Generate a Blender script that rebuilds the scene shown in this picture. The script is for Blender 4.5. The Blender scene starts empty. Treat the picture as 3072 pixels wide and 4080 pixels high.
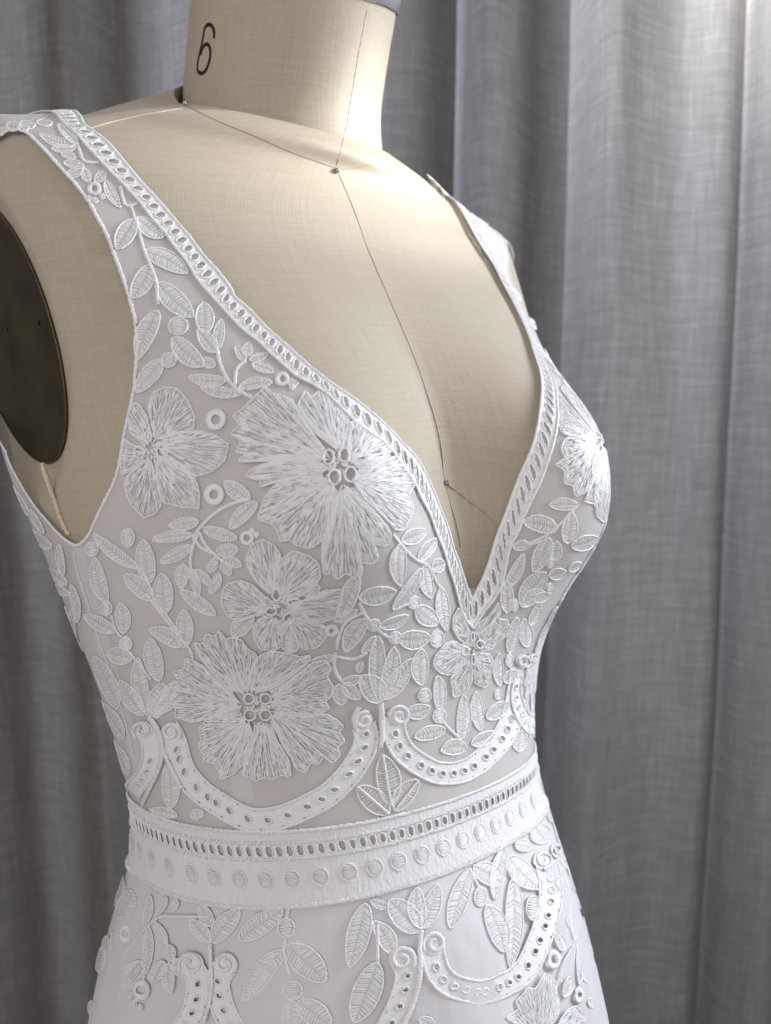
import bpy, math, random
import numpy as np
from mathutils import Vector, Matrix
from mathutils.bvhtree import BVHTree

random.seed(7); RNG = np.random.default_rng(11)
S = bpy.context.scene
COL = S.collection

# ------------------------------------------------------------------ camera
TH, PT = math.radians(38), math.radians(6.5)      # form turned away from the lens, lens tipped down
DIST, FPX, Z0, LX = .42, 2946., 1.30, .0258       # metres to the form's axis, focal length in photo pixels, lens height
dv = np.array([math.sin(TH), math.cos(TH), 0]); rv = np.array([math.cos(TH), -math.sin(TH), 0]); zv = np.array([0, 0, 1.])
fv = math.cos(PT)*dv - math.sin(PT)*zv; uv = math.sin(PT)*dv + math.cos(PT)*zv
CAM = -DIST*dv + LX*rv + np.array([0, 0, Z0])
cam = bpy.data.cameras.new('camera'); camo = bpy.data.objects.new('camera', cam); COL.objects.link(camo)
m = Matrix.Identity(4)
for i in range(3):
    m[i][0], m[i][1], m[i][2], m[i][3] = rv[i], uv[i], -fv[i], CAM[i]
camo.matrix_world = m
cam.sensor_fit = 'VERTICAL'; cam.sensor_height = 36; cam.lens = 36*FPX/4080
cam.clip_start = .02; cam.clip_end = 50
cam.dof.use_dof = True; cam.dof.focus_distance = .335; cam.dof.aperture_fstop = 7.5
S.camera = camo

# ------------------------------------------------------------------ light
W = bpy.data.worlds.new('World'); S.world = W; W.use_nodes = True
bg = W.node_tree.nodes['Background']; bg.inputs[0].default_value = (1.0, .955, .965, 1); bg.inputs[1].default_value = .30
def area(name, pos, look, sx, sy, power, col, spread=180):
    l = bpy.data.lights.new(name, 'AREA'); l.shape = 'RECTANGLE'; l.size = sx; l.size_y = sy; l.energy = power; l.color = col
    l.spread = math.radians(spread)
    o = bpy.data.objects.new(name, l); COL.objects.link(o)
    o.location = pos; o.rotation_euler = (Vector(look)-Vector(pos)).to_track_quat('-Z', 'Y').to_euler()
    return o
def at(lat, dep, z):          # camera-side axes: metres right of the form, metres beyond it, height over the lens
    p = rv*lat + dv*dep; return (p[0], p[1], Z0+z)
area('window_light', at(1.0, .06, .36), at(0, -.05, 0), .5, .8, 5.6, (.86, .92, 1.0), 110)
area('window_glow', at(.80, .90, .95), at(.42, .42, .35), 1.0, .9, 40, (.74, .82, 1.0), 130)
area('window_gap', at(.475, .56, .50), at(.44, .42, .46), .10, .10, 2.2, (1.0, .97, .93))
area('room_light', at(-.5, -1.5, .35), at(0, 0, -.08), 1.5, 1.2, 8.4, (1.0, .955, .965))
sp = bpy.data.lights.new('sun_gap', 'SPOT'); sp.energy = 85; sp.color = (1.0, .97, .92); sp.spot_size = math.radians(8.5); sp.spot_blend = 1.0; sp.shadow_soft_size = .03
spo = bpy.data.objects.new('sun_gap', sp); COL.objects.link(spo); spo.location = at(.95, .22, .52); spo.rotation_euler = (Vector(at(.040, .03, .158))-spo.location).to_track_quat('-Z', 'Y').to_euler()
S.view_settings.view_transform = 'Standard'; S.view_settings.look = 'None'
S.view_settings.exposure = .18; S.view_settings.gamma = 1
S.cycles.max_bounces = 8; S.cycles.transparent_max_bounces = 16

# ------------------------------------------------------------------ helpers
def newmat(name):
    mt = bpy.data.materials.new(name); mt.use_nodes = True
    nt = mt.node_tree; b = nt.nodes['Principled BSDF']; return mt, nt, b
def mth(nt, op, a, b=None, c=None):
    n = nt.nodes.new('ShaderNodeMath'); n.operation = op
    for i, v in enumerate((a, b, c)):
        if v is None: continue
        if isinstance(v, (int, float)): n.inputs[i].default_value = v
        else: nt.links.new(v, n.inputs[i])
    return n.outputs[0]
def noise(nt, vec, scale, detail=2, rough=.5):
    n = nt.nodes.new('ShaderNodeTexNoise'); n.inputs['Scale'].default_value = scale
    n.inputs['Detail'].default_value = detail; n.inputs['Roughness'].default_value = rough
    nt.links.new(vec, n.inputs['Vector']); return n.outputs['Fac']
def scaled(nt, vec, sx, sy, sz=1, off=0):
    n = nt.nodes.new('ShaderNodeMapping'); n.inputs['Scale'].default_value = (sx, sy, sz); n.inputs['Location'].default_value = (off, off*1.7, 0)
    nt.links.new(vec, n.inputs['Vector']); return n.outputs[0]
def ramp(nt, fac, stops):
    n = nt.nodes.new('ShaderNodeValToRGB'); cr = n.color_ramp
    while len(cr.elements) < len(stops): cr.elements.new(.5)
    for e, (p, c) in zip(cr.elements, stops): e.position = p; e.color = (*c, 1)
    nt.links.new(fac, n.inputs[0]); return n.outputs[0]
def weave(nt, pitch, slub):
    """height and tone of a plain weave laid on UVs given in metres"""
    uvn = nt.nodes.new('ShaderNodeUVMap'); uvo = uvn.outputs[0]
    sp = nt.nodes.new('ShaderNodeSeparateXYZ'); nt.links.new(uvo, sp.inputs[0])
    jit = noise(nt, uvo, 180, 2)
    k = 2*math.pi/pitch
    a = mth(nt, 'SINE', mth(nt, 'MULTIPLY_ADD', jit, 2.5, mth(nt, 'MULTIPLY', sp.outputs[0], k)))
    b = mth(nt, 'SINE', mth(nt, 'MULTIPLY_ADD', jit, 2.5, mth(nt, 'MULTIPLY', sp.outputs[1], k)))
    wv = mth(nt, 'ADD', a, b)
    s1 = noise(nt, scaled(nt, uvo, slub*.06, slub), 1, 3, .6)
    s2 = noise(nt, scaled(nt, uvo, slub, slub*.06, 1, 3.3), 1, 3, .6)
    sl = mth(nt, 'ADD', s1, s2)
    return wv, sl, uvo
def bump(nt, b, h, strength, dist):
    n = nt.nodes.new('ShaderNodeBump'); n.inputs['Strength'].default_value = strength; n.inputs['Distance'].default_value = dist
    nt.links.new(h, n.inputs['Height']); nt.links.new(n.outputs[0], b.inputs['Normal'])

def mat_form():
    mt, nt, b = newmat('form_linen')
    wv, sl, uvo = weave(nt, .00062, 620)
    t = mth(nt, 'ADD', mth(nt, 'MULTIPLY', wv, .014), mth(nt, 'MULTIPLY', mth(nt, 'SUBTRACT', sl, 1), .42))
    t = mth(nt, 'ADD', t, .5)
    big = noise(nt, uvo, 9, 3)
    t = mth(nt, 'ADD', t, mth(nt, 'MULTIPLY', mth(nt, 'SUBTRACT', big, .5), .25))
    c = ramp(nt, t, [(0, (.30, .255, .182)), (.5, (.44, .378, .282)), (1, (.555, .49, .378))])
    nt.links.new(c, b.inputs['Base Color']); b.inputs['Roughness'].default_value = .5
    b.inputs['Sheen Weight'].default_value = .15; b.inputs['Specular IOR Level'].default_value = .45
    h = mth(nt, 'ADD', wv, mth(nt, 'MULTIPLY', sl, 3)); bump(nt, b, h, .22, .00018)
    return mt
def mat_curtain():
    mt, nt, b = newmat('curtain_linen')
    wv, sl, uvo = weave(nt, .0016, 330)
    s3 = noise(nt, scaled(nt, uvo, 14, 150, 1, 7.1), 1, 4, .65)
    s4 = noise(nt, scaled(nt, uvo, 170, 12, 1, 9.7), 1, 4, .65)
    t = mth(nt, 'ADD', mth(nt, 'MULTIPLY', mth(nt, 'SUBTRACT', sl, 1), .42), mth(nt, 'MULTIPLY', mth(nt, 'SUBTRACT', mth(nt, 'ADD', s3, s4), 1), .42))
    t = mth(nt, 'ADD', t, .5)
    c = ramp(nt, t, [(0, (.105, .10, .095)), (.5, (.205, .195, .184)), (1, (.37, .35, .325))])
    out = nt.nodes['Material Output']
    df = nt.nodes.new('ShaderNodeBsdfDiffuse'); tr = nt.nodes.new('ShaderNodeBsdfTranslucent'); mx = nt.nodes.new('ShaderNodeMixShader')
    nt.links.new(c, df.inputs[0]); nt.links.new(c, tr.inputs[0]); mx.inputs[0].default_value = .35
    bn = nt.nodes.new('ShaderNodeBump'); bn.inputs['Strength'].default_value = .3; bn.inputs['Distance'].default_value = .0006
    nt.links.new(mth(nt, 'ADD', wv, mth(nt, 'MULTIPLY', sl, 4)), bn.inputs['Height'])
    nt.links.new(bn.outputs[0], df.inputs['Normal'])
    nt.links.new(df.outputs[0], mx.inputs[1]); nt.links.new(tr.outputs[0], mx.inputs[2]); nt.links.new(mx.outputs[0], out.inputs[0])
    nt.nodes.remove(b); return mt
def mat_simple(name, col, rough, metal=0, nscale=0, namp=0, bmp=0, spec=.5, sheen=0):
    mt, nt, b = newmat(name)
    b.inputs['Roughness'].default_value = rough; b.inputs['Metallic'].default_value = metal
    b.inputs['Specular IOR Level'].default_value = spec; b.inputs['Sheen Weight'].default_value = sheen
    tc = nt.nodes.new('ShaderNodeTexCoord')
    if nscale:
        f = noise(nt, tc.outputs['Object'], nscale, 3)
        lo = tuple(max(0, c*(1-namp)) for c in col); hi = tuple(min(1, c*(1+namp)) for c in col)
        nt.links.new(ramp(nt, f, [(.25, lo), (.75, hi)]), b.inputs['Base Color'])
        if bmp: bump(nt, b, f, .6, bmp)
    else: b.inputs['Base Color'].default_value = (*col, 1)
    return mt
def mat_tulle(name, col, cover, pitch):
    mt, nt, b = newmat(name); out = nt.nodes['Material Output']
    wv, sl, uvo = weave(nt, pitch, 500)
    b.inputs['Base Color'].default_value = (*col, 1); b.inputs['Roughness'].default_value = .7; b.inputs['Sheen Weight'].default_value = .2
    b.inputs['Specular IOR Level'].default_value = .25
    tr = nt.nodes.new('ShaderNodeBsdfTransparent'); mx = nt.nodes.new('ShaderNodeMixShader')
    big = noise(nt, uvo, 16, 3)
    f = mth(nt, 'ADD', mth(nt, 'MULTIPLY', wv, .025), mth(nt, 'MULTIPLY_ADD', big, .24, cover-.12))
    nt.links.new(f, mx.inputs[0]); nt.links.new(tr.outputs[0], mx.inputs[1]); nt.links.new(b.outputs[0], mx.inputs[2])
    nt.links.new(mx.outputs[0], out.inputs[0]); return mt
def mat_lace():
    """silky white embroidery thread: bright, some of its sparkle put into the colour"""
    mt, nt, b = newmat('lace_thread'); out = nt.nodes['Material Output']; tc = nt.nodes.new('ShaderNodeTexCoord')
    f = noise(nt, tc.outputs['Object'], 2300, 2); c = ramp(nt, f, [(.25, (.76, .75, .752)), (.75, (.93, .925, .925))])  # fine pale and dull flecks paint thread sheen into the base colour
    nt.links.new(c, b.inputs['Base Color']); b.inputs['Roughness'].default_value = .30; b.inputs['Specular IOR Level'].default_value = .7; b.inputs['Sheen Weight'].default_value = .1
    bump(nt, b, f, .6, .0003)
    return mt
def mat_cloth(name, col, sc, amp, dist):
    """plain white cloth: slight puckers stretched by sc, over a fine net"""
    mt, nt, b = newmat(name); b.inputs['Roughness'].default_value = .6; b.inputs['Specular IOR Level'].default_value = .3; b.inputs['Sheen Weight'].default_value = .2
    tc = nt.nodes.new('ShaderNodeTexCoord'); o = tc.outputs['Object']
    pk = noise(nt, scaled(nt, o, *sc), 1, 2); fine = noise(nt, o, 1500, 2)
    t = mth(nt, 'ADD', mth(nt, 'MULTIPLY', pk, .4), mth(nt, 'MULTIPLY', fine, .6))
    nt.links.new(ramp(nt, t, [(.3, tuple(c*(1-amp) for c in col)), (.7, tuple(min(1, c*(1+amp)) for c in col))]), b.inputs['Base Color'])
    bump(nt, b, mth(nt, 'ADD', pk, mth(nt, 'MULTIPLY', fine, .00012/dist)), .7, dist); return mt
M = dict(veil=mat_tulle('petal_fill', (.84, .835, .835), .32, .0008), fill=mat_tulle('leaf_fill', (.86, .855, .855), .45, .0008), form=mat_form(), curtain=mat_curtain(),
    lace=mat_lace(),
    band=mat_cloth('eyelet_cotton', (.80, .795, .795), (900, 900, 900), .05, .00025),
    belt=mat_cloth('belt_satin', (.75, .74, .742), (620, 620, 60), .06, .0007),
    tulle=mat_tulle('bodice_tulle', (.85, .83, .825), .55, .0008),
    strip=mat_tulle('seam_allowance_tulle', (.82, .825, .84), .55, .0008),
    skirt=mat_cloth('skirt_lining', (.66, .65, .662), (46, 46, 9), .03, .0030),
    dotfill=mat_cloth('dot_netting', (.54, .53, .53), (1500, 1500, 1500), .12, .0003),
    seam=mat_simple('seam_thread', (.40, .33, .245), .8, 0, 2500, .3),
    ink=mat_simple('black_ink', (.006, .006, .006), .75, 0, 1500, .5),
    cord=mat_simple('twisted_cord', (.66, .56, .41), .6, 0, 1800, .12, .0002),
    plate=mat_simple('bronze_plate', (.036, .028, .011), .5, .2, 45, .5, .00008, .3),
    rim=mat_simple('bronze_edge', (.11, .085, .04), .45, .7, 200, .2),
    chrome=mat_simple('brushed_steel', (.80, .81, .83), .30, 1, 40, .08),
    pin=mat_simple('steel_pin', (.42, .42, .42), .2, 1))

def obj(name, V, Fc, mat, parent=None, uvs=None, smooth=True):
    me = bpy.data.meshes.new(name); me.from_pydata([tuple(v) for v in V] if not isinstance(V, np.ndarray) else V.tolist(), [], Fc)
    me.materials.append(M[mat])
    if smooth: me.polygons.foreach_set('use_smooth', [True]*len(me.polygons))
    if uvs is not None:
        ul = me.uv_layers.new(name='UVMap'); li = np.empty(len(me.loops), dtype=np.int32); me.loops.foreach_get('vertex_index', li)
        ul.data.foreach_set('uv', np.asarray(uvs, dtype=np.float32)[li].ravel())
    me.update()
    o = bpy.data.objects.new(name, me); COL.objects.link(o)
    if parent is not None: o.parent = parent
    return o
def thing(name, label, cat, group=None, loc=(0, 0, 0)):
    o = bpy.data.objects.new(name, None); o.empty_display_size = .05; COL.objects.link(o); o.location = loc
    o['label'] = label; o['category'] = cat
    if group: o['group'] = group
    return o
class MB:
    """collects pieces of ONE mesh"""
    def __init__(s): s.V = []; s.F = []; s.n = 0; s.mi = []
    def add(s, V, Fc, mi=0):
        V = np.asarray(V, float).reshape(-1, 3); Fc = np.asarray(Fc, int); s.V.append(V); s.F.append(Fc+s.n); s.n += len(V); s.mi += [mi]*len(Fc)
    def build(s, name, mat, parent=None, mat2=None):
        V = np.concatenate(s.V); Fc = [f for A in s.F for f in A.tolist()]
        o = obj(name, V, Fc, mat, parent)
        if mat2: o.data.materials.append(M[mat2]); o.data.polygons.foreach_set('material_index', s.mi)
        return o
    def tube(s, P, N, r, sides=6, flat=1., closed=False, twist=0., taper=0):
        P = np.asarray(P, float); N = np.asarray(N, float); n = len(P)
        if n < 2: return
        T = (np.roll(P, -1, 0)-np.roll(P, 1, 0)) if closed else np.gradient(P, axis=0)
        T /= np.linalg.norm(T, axis=1)[:, None]+1e-12
        B = np.cross(T, N); B /= np.linalg.norm(B, axis=1)[:, None]+1e-12; N2 = np.cross(B, T)
        R = np.full(n, r) if np.isscalar(r) else np.asarray(r, float)
        if twist: R = R*(1+twist*1.5*np.where(np.arange(n) % 2 == 0, 1, -1)+RNG.normal(0, twist*.7, n)); P = P+B*(RNG.normal(0, 1, n)*np.minimum(R*.16, .00007))[:, None]
        if taper: k = np.linspace(0, 1, n); R = R*np.clip(np.minimum(k, 1-k)/taper, .25, 1)
        a = np.arange(sides)*2*math.pi/sides
        V = P[:, None]+R[:, None, None]*(np.cos(a)[None, :, None]*B[:, None]+flat*np.sin(a)[None, :, None]*N2[:, None])
        i = np.arange(n if closed else n-1)[:, None]; j = np.arange(sides)[None]
        i2 = (i+1) % n; j2 = (j+1) % sides
        s.add(V.reshape(-1, 3), np.stack([i*sides+j, i*sides+j2, i2*sides+j2, i2*sides+j], -1).reshape(-1, 4))
    def ribbons(s, P, N, w, ridge):
        """many threads at once: P (k,n,3) centre lines on the cloth, N normals; each a low three-sided ridge"""
        k, n = P.shape[:2]
        if k == 0: return
        T = np.gradient(P, axis=1); T /= np.linalg.norm(T, axis=2)[..., None]+1e-12
        B = np.cross(T, N); B /= np.linalg.norm(B, axis=2)[..., None]+1e-12
        w = np.broadcast_to(np.asarray(w, float), (k,)); env = np.ones(n); env[0] = env[-1] = .55
        ww = (w[:, None]*env[None])[..., None]
        V = np.stack([P-B*ww, P+N*ridge*ww/ww.max(), P+B*ww], 2)     # k,n,3,3
        base = (np.arange(k)[:, None, None]*n+np.arange(n-1)[None, :, None])*3+np.array([0, 1])[None, None]
        s.add(V.reshape(-1, 3), np.stack([base, base+1, base+4, base+3], -1).reshape(-1, 4))
def satin(mb, P, N, w, pitch=.00062, flat=.55):
    """satin stitch: threads laid side by side across a line"""
    A = resample(np.hstack([P, N]), step=pitch); P, N = A[:, :3], A[:, 3:]; N = N/np.linalg.norm(N, axis=1)[:, None]; n = len(P)
    T = np.gradient(P, axis=0); T /= np.linalg.norm(T, axis=1)[:, None]+1e-12; B = np.cross(T, N); a = np.linspace(0, math.pi, 5)
    ww = w*(1+RNG.normal(0, .13, n)); sk = RNG.normal(.25, .12, n)*w
    Q = P[:, None]+B[:, None]*(ww[:, None]*np.cos(a)[None])[..., None]+N[:, None]*(ww[:, None]*flat*np.sin(a)[None])[..., None]+T[:, None]*(sk[:, None]*np.cos(a)[None])[..., None]
    NN = N[:, None]*np.sin(a)[None, :, None]+B[:, None]*np.cos(a)[None, :, None]
    mb.ribbons(Q, NN, RNG.uniform(.00022, .00034, n), .00012)
def fuzz(mb, P, N, k, lo=.0005, hi=.0013, w=.00005):
    """short stray fibres standing off a line of stitching"""
    P = np.asarray(P); N = np.asarray(N); i = RNG.integers(0, len(P), k); D = RNG.normal(0, 1, (k, 3))+N[i]*.5; D /= np.linalg.norm(D, axis=1)[:, None]
    L = RNG.uniform(lo, hi, k)[:, None]; Q = P[i]; B = np.cross(D, N[i]); B /= np.linalg.norm(B, axis=1)[:, None]+1e-9
    mid = Q+D*L*.5+N[i]*L*.1; V = np.stack([Q-B*w, Q+B*w, mid+B*w, mid-B*w, Q+D*L*(.9)], 1); f = np.arange(k)[:, None]*5
    mb.add(V.reshape(-1, 3), f+np.array([[0, 1, 2, 3]]))
def resample(P, n=None, step=None, closed=False):
    P = np.asarray(P, float)
    if closed: P = np.vstack([P, P[:1]])
    L = np.concatenate([[0], np.cumsum(np.linalg.norm(np.diff(P[:, :3], axis=0), axis=1))])
    if n is None: n = max(3, int(L[-1]/step)+1)
    t = np.linspace(0, L[-1], n+1)[:-1] if closed else np.linspace(0, L[-1], n)
    return np.stack([np.interp(t, L, P[:, i]) for i in range(P.shape[1])], 1)
def smooth_curve(P, n=6, closed=False):
    """Catmull-Rom through the points"""
    P = np.asarray(P, float); m_ = len(P); out = []
    for i in range(m_ if closed else m_-1):
        g = (lambda k: P[(i+k) % m_]) if closed else (lambda k: P[min(max(i+k, 0), m_-1)])
        p0, p1, p2, p3 = g(-1), g(0), g(1), g(2)
        for f in np.arange(n)/n:
            out.append(.5*(2*p1+(p2-p0)*f+(2*p0-5*p1+4*p2-p3)*f*f+(-p0+3*p1-3*p2+p3)*f**3))
    if not closed: out.append(P[-1])
    return np.array(out)

# ------------------------------------------------------------------ the body the dress is fitted on (rings of a dress form)
#  side z, front z, back z, half width, side y, front y, back y, squareness ; heights are relative to the lens
RINGS = np.array([
 [-1.27,-1.27,-1.27,.330,.015,-.340,.330,2.0],[-.90,-.90,-.90,.255,.015,-.265,.250,2.0],[-.60,-.60,-.60,.195,.015,-.205,.185,2.05],
 [-.43,-.43,-.43,.164,.015,-.174,.148,2.1],
 [-0.33, -0.33, -0.33, 0.1445, 0.015, -0.1575, 0.1242, 2.1],
 [-0.28, -0.28, -0.28, 0.1321, 0.015, -0.1466, 0.1091, 2.1],
 [-0.235, -0.235, -0.235, 0.1195, 0.01, -0.1284, 0.0905, 2.1],
 [-0.2, -0.2, -0.2, 0.1171, 0.008, -0.1074, 0.0806, 2.1],
 [-0.17, -0.17, -0.17, 0.1215, 0.01, -0.0984, 0.0826, 2.1],
 [-0.135, -0.135, -0.135, 0.1286, 0.012, -0.0946, 0.0913, 2.1],
 [-0.095, -0.095, -0.095, 0.1398, 0.015, -0.0948, 0.1021, 2.15],
 [-0.055, -0.055, -0.055, 0.1513, 0.02, -0.0899, 0.113, 2.2],
 [-0.02, -0.02, -0.02, 0.1616, 0.022, -0.0784, 0.12, 2.25],
 [0.012, 0.012, 0.012, 0.1651, 0.026, -0.0691, 0.1244, 2.3],
 [0.045, 0.04, 0.05, 0.1625, 0.03, -0.0565, 0.1271, 2.4],
 [0.078, 0.066, 0.085, 0.1635, 0.035, -0.0426, 0.1276, 2.5],
 [0.1094, 0.09, 0.115, 0.1635, 0.038, -0.0272, 0.125, 2.5],
 [0.135, 0.11, 0.14, 0.158, 0.04, -0.0176, 0.1186, 2.4],
 [0.1425, 0.125, 0.16, 0.142, 0.042, -0.0095, 0.1123, 2.2],
 [0.1512, 0.137, 0.178, 0.1145, 0.045, -0.0056, 0.108, 2.1],
 [0.1618, 0.146, 0.193, 0.0927, 0.048, -0.0082, 0.1038, 2.0],
 [0.1736, 0.155, 0.21, 0.0639, 0.053, -0.0046, 0.0997, 2.0]])
BUST = [0.0517, 0.0783, -0.0191, 0.0431, 0.0402, 0.0498]
NEX = 4
LEAN = np.concatenate([np.zeros(NEX+8), [-.001, -.002, -.003, -.005, -.006, -.006, -.005, -.005, -.004, -.003]])   # the near shoulder is a little fuller
def body(rows, nphi):
    """rows: fractional ring indices"""
    phi = np.linspace(-np.pi, np.pi, nphi); t = np.asarray(rows, float); n = len(RINGS)
    i = np.clip(t.astype(int), 0, n-2); f = (t-i)[:, None]
    g = lambda k: RINGS[np.clip(i+k, 0, n-1)]
    p0, p1, p2, p3 = g(-1), g(0), g(1), g(2)
    Q = .5*((2*p1)+(-p0+p2)*f+(2*p0-5*p1+4*p2-p3)*f**2+(-p0+3*p1-3*p2+p3)*f**3)
    zs, zf, zb, a, yc, yf, yb, ex = [Q[:, j:j+1] for j in range(8)]
    s, c = np.sin(phi)[None], np.cos(phi)[None]; e = 2/ex
    x = -a*np.sign(s)*np.abs(s)**e; cc = np.abs(c)**e
    y = np.where(c > 0, yc+(yf-yc)*cc, yc+(yb-yc)*cc); z = np.where(c > 0, zs+(zf-zs)*cc, zs+(zb-zs)*cc)
    A, xb, zc, sx, su, sd = BUST
    w = np.clip(c, 0, 1)**.5
    gz = np.where(z > zc, np.exp(-.5*((z-zc)/su)**2), np.exp(-.5*np.abs((z-zc)/sd)**2.4))
    gx = np.exp(-.5*np.abs((np.abs(x)-xb)/sx)**2.2)
    y = y-A*gx*gz*w
    x = x+np.interp(t, np.arange(n), LEAN)[:, None]*np.clip(s, 0, 1)
    return np.stack([x, y, z+Z0], -1)
TOP = len(RINGS)-1
SUB = 12; ROWS = np.concatenate([np.linspace(0, NEX, 13)[:-1], np.linspace(NEX, TOP, (TOP-NEX)*SUB+1)]); NC = 361
G = body(ROWS, NC); NR = len(ROWS)
du = np.empty_like(G); du[:, 1:-1] = G[:, 2:]-G[:, :-2]; du[:, 0] = du[:, -1] = G[:, 1]-G[:, -2]
dr = np.gradient(G, axis=0); GN = np.cross(dr, du)
GN /= np.linalg.norm(GN, axis=2)[..., None]+1e-12
if (GN[NR//2, 180]*np.array([0, -1, 0])).sum() < 0: GN = -GN
QF = [(r*NC+c, r*NC+c+1, (r+1)*NC+c+1, (r+1)*NC+c) for r in range(NR-1) for c in range(NC-1)]
BV = BVHTree.FromPolygons(G.reshape(-1, 3).tolist(), QF)
def ray(px):
    v = fv+rv*(px[0]-1536)/FPX+uv*(2040-px[1])/FPX; return v/np.linalg.norm(v)
def project(P):
    q = np.asarray(P)-CAM; d_ = q@fv; return np.stack([1536+FPX*(q@rv)/d_, 2040-FPX*(q@uv)/d_], -1)
def onbody(p, idx):
    """point on a face -> position, smooth normal, (row, column)"""
    r, c = divmod(idx, NC-1); P0 = G[r, c]; e1 = G[r, c+1]-P0; e2 = G[r+1, c]-P0; d_ = np.array(p)-P0
    a11, a12, a22 = e1@e1, e1@e2, e2@e2; b1, b2 = d_@e1, d_@e2; det = a11*a22-a12*a12+1e-18
    a = min(max((b1*a22-b2*a12)/det, 0), 1); b = min(max((a11*b2-a12*b1)/det, 0), 1)
    n = (GN[r, c]*(1-a)+GN[r, c+1]*a)*(1-b)+(GN[r+1, c]*(1-a)+GN[r+1, c+1]*a)*b
    return np.array(p), n/np.linalg.norm(n), (r+b, c+a)
def near(p):
    q = BV.find_nearest(Vector(p)); return onbody(q[0], q[2])
def cast(px):
    """photo pixel -> the place on the body it looks at"""
    d_ = ray(px); h = BV.ray_cast(Vector(CAM), Vector(d_))
    if h[0] is not None: return onbody(h[0], h[2])
    best = min((BV.find_nearest(Vector(CAM+d_*t)) for t in np.linspace(.2, .65, 46)), key=lambda q: q[3])
    return onbody(best[0], best[2])
def castmany(pts):
    R = [cast(p) for p in pts]; return np.array([r[0] for r in R]), np.array([r[1] for r in R]), np.array([r[2] for r in R])
OFF = .0022                                         # the dress stands this far off the form
TILE = dict(A=(0, 400, 1.666), B=(400, 1200, 1.666), C=(900, 1400, 1.666), D=(0, 1600, 1.666), E=(600, 2100, 1.666), F=(1400, 2000, 1.666),
            G=(200, 2500, 1.666), H=(1300, 2700, 1.666), I=(300, 3080, 1.666), J=(1400, 3080, 1.666), K=(600, 0, 1.5145), L=(1500, 500, 1.5145), M=(1700, 1400, 1.666))
def tl(k, pts):
    x0, y0, s = TILE[k]
    if isinstance(pts, str): v = [float(q) for q in pts.split()]; pts = list(zip(v[0::2], v[1::2]))
    return [(x0+x/s, y0+y/s) for x, y in pts]

# ------------------------------------------------------------------ curtain
def build_curtain():
    DC = .86                                        # metres from the lens to the hanging line
    prof = [(-900,.05),(-760,0),(-620,.055),(-480,.005),(-340,.05),(-180,0),(-60,.045),(40,.012),(120,.022),(190,.045),(245,.058),(272,.03),(320,-.012),(385,-.012),(425,.018),(520,.045),(620,.030),(720,.0),(800,.032),(890,.028),(948,.004),(962,.0),(974,.040),(1005,.058),(1060,.040),(1130,.002),(1190,-.016),(1203,-.010),(1216,.040),(1245,.062),(1310,.046),(1400,.030),(1480,.040),(1528,.026),(1545,.018),(1566,.046),(1620,.066),(1700,.04),(1790,-.01),(1890,.05),(2040,0),(2190,.055),(2330,.0),(2480,.05),(2600,.0)]
    prof = [(-900-150*k, (0, .05)[k % 2]) for k in range(10, 0, -1)]+prof+[(2600+150*k, (0, .05)[k % 2]) for k in range(1, 10)]
    C = smooth_curve([((x-833)*1.844/FPX*DC, d_) for x, d_ in prof], 9)
    zs = np.linspace(-1.28, 1.05, 60); n = len(C); V = []; U = []
    arc = np.concatenate([[0], np.cumsum(np.linalg.norm(np.diff(C, axis=0), axis=1))])
    for z in zs:
        lean = .010*np.sin(z*2.1+C[:, 0]*6)+.02*(C[:, 0]-.02)*np.clip(z, -.6, .6)*1.2
        dep = C[:, 1]*1.15*(1+.18*np.sin(z*1.7+C[:, 0]*9))+.004*np.sin(z*9+C[:, 0]*31)*np.exp(-((z+.1)/.35)**2)
        for k in range(n):
            p = CAM+rv*(C[k, 0]+lean[k])+dv*(DC-dep[k]); V.append((p[0], p[1], Z0+z)); U.append((arc[k], z))
    Fc = [(r*n+k, r*n+k+1, (r+1)*n+k+1, (r+1)*n+k) for r in range(len(zs)-1) for k in range(n-1)]
    o = obj('curtain', V, Fc, 'curtain', None, U)
    o['label'] = 'grey woven linen curtain hanging in soft vertical folds behind the dress form'; o['category'] = 'curtain'
build_curtain()

# ------------------------------------------------------------------ dress form
FORM = thing('dress_form', 'beige linen covered dressmaker form with a black size number on its neck', 'dress form')
def lean_at(z): return np.interp(z, RINGS[:, 0], LEAN)*0
def near_extra(z): return -np.interp(z, RINGS[:, 0], LEAN)
def plate_x(y, z): return .1495+.15*(y+.011)+.085*(z-.01)      # plane of the arm plate, metres out from the form's middle
def plate_k(y, z):                                             # 1 on the plate's rim
    zz = (z-.045)/.061; return np.hypot((y-.037-.35*(z-.045))/.047, zz)
def soft_side(P):
    """padded side pulled flat to the plate"""
    x, y, z = P[..., 0], P[..., 1], P[..., 2]-Z0; xc = lean_at(z); ax = np.abs(x-xc)
    b = np.clip((1.32-plate_k(y, z))/.30, 0, 1); b = b*b*(3-2*b)*np.clip((ax-.118)/.02, 0, 1)
    Q = P.copy(); Q[..., 0] = xc+np.sign(x-xc)*(ax*(1-b)+np.where(x < 0, plate_x(y, z), np.minimum(ax, plate_x(y, z)))*b); return Q
def build_torso():
    rows = np.linspace(NEX+2, TOP, 120); nc = 241
    P = soft_side(body(rows, nc)); n = len(rows)
    V = P.reshape(-1, 3); U = [(c/(nc-1)*.86, P[r, 0, 2]*.3+rows[r]*.03) for r in range(n) for c in range(nc)]
    ph = np.linspace(-np.pi, np.pi, nc)
    U = [(ph[c]*.145, P[r, c, 2]+.02*abs(math.sin(ph[c]))) for r in range(n) for c in range(nc)]
    Fc = [(r*nc+c, r*nc+c+1, (r+1)*nc+c+1, (r+1)*nc+c) for r in range(n-1) for c in range(nc-1)]
    obj('torso', V, Fc, 'form', FORM, U)
build_torso()
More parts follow.
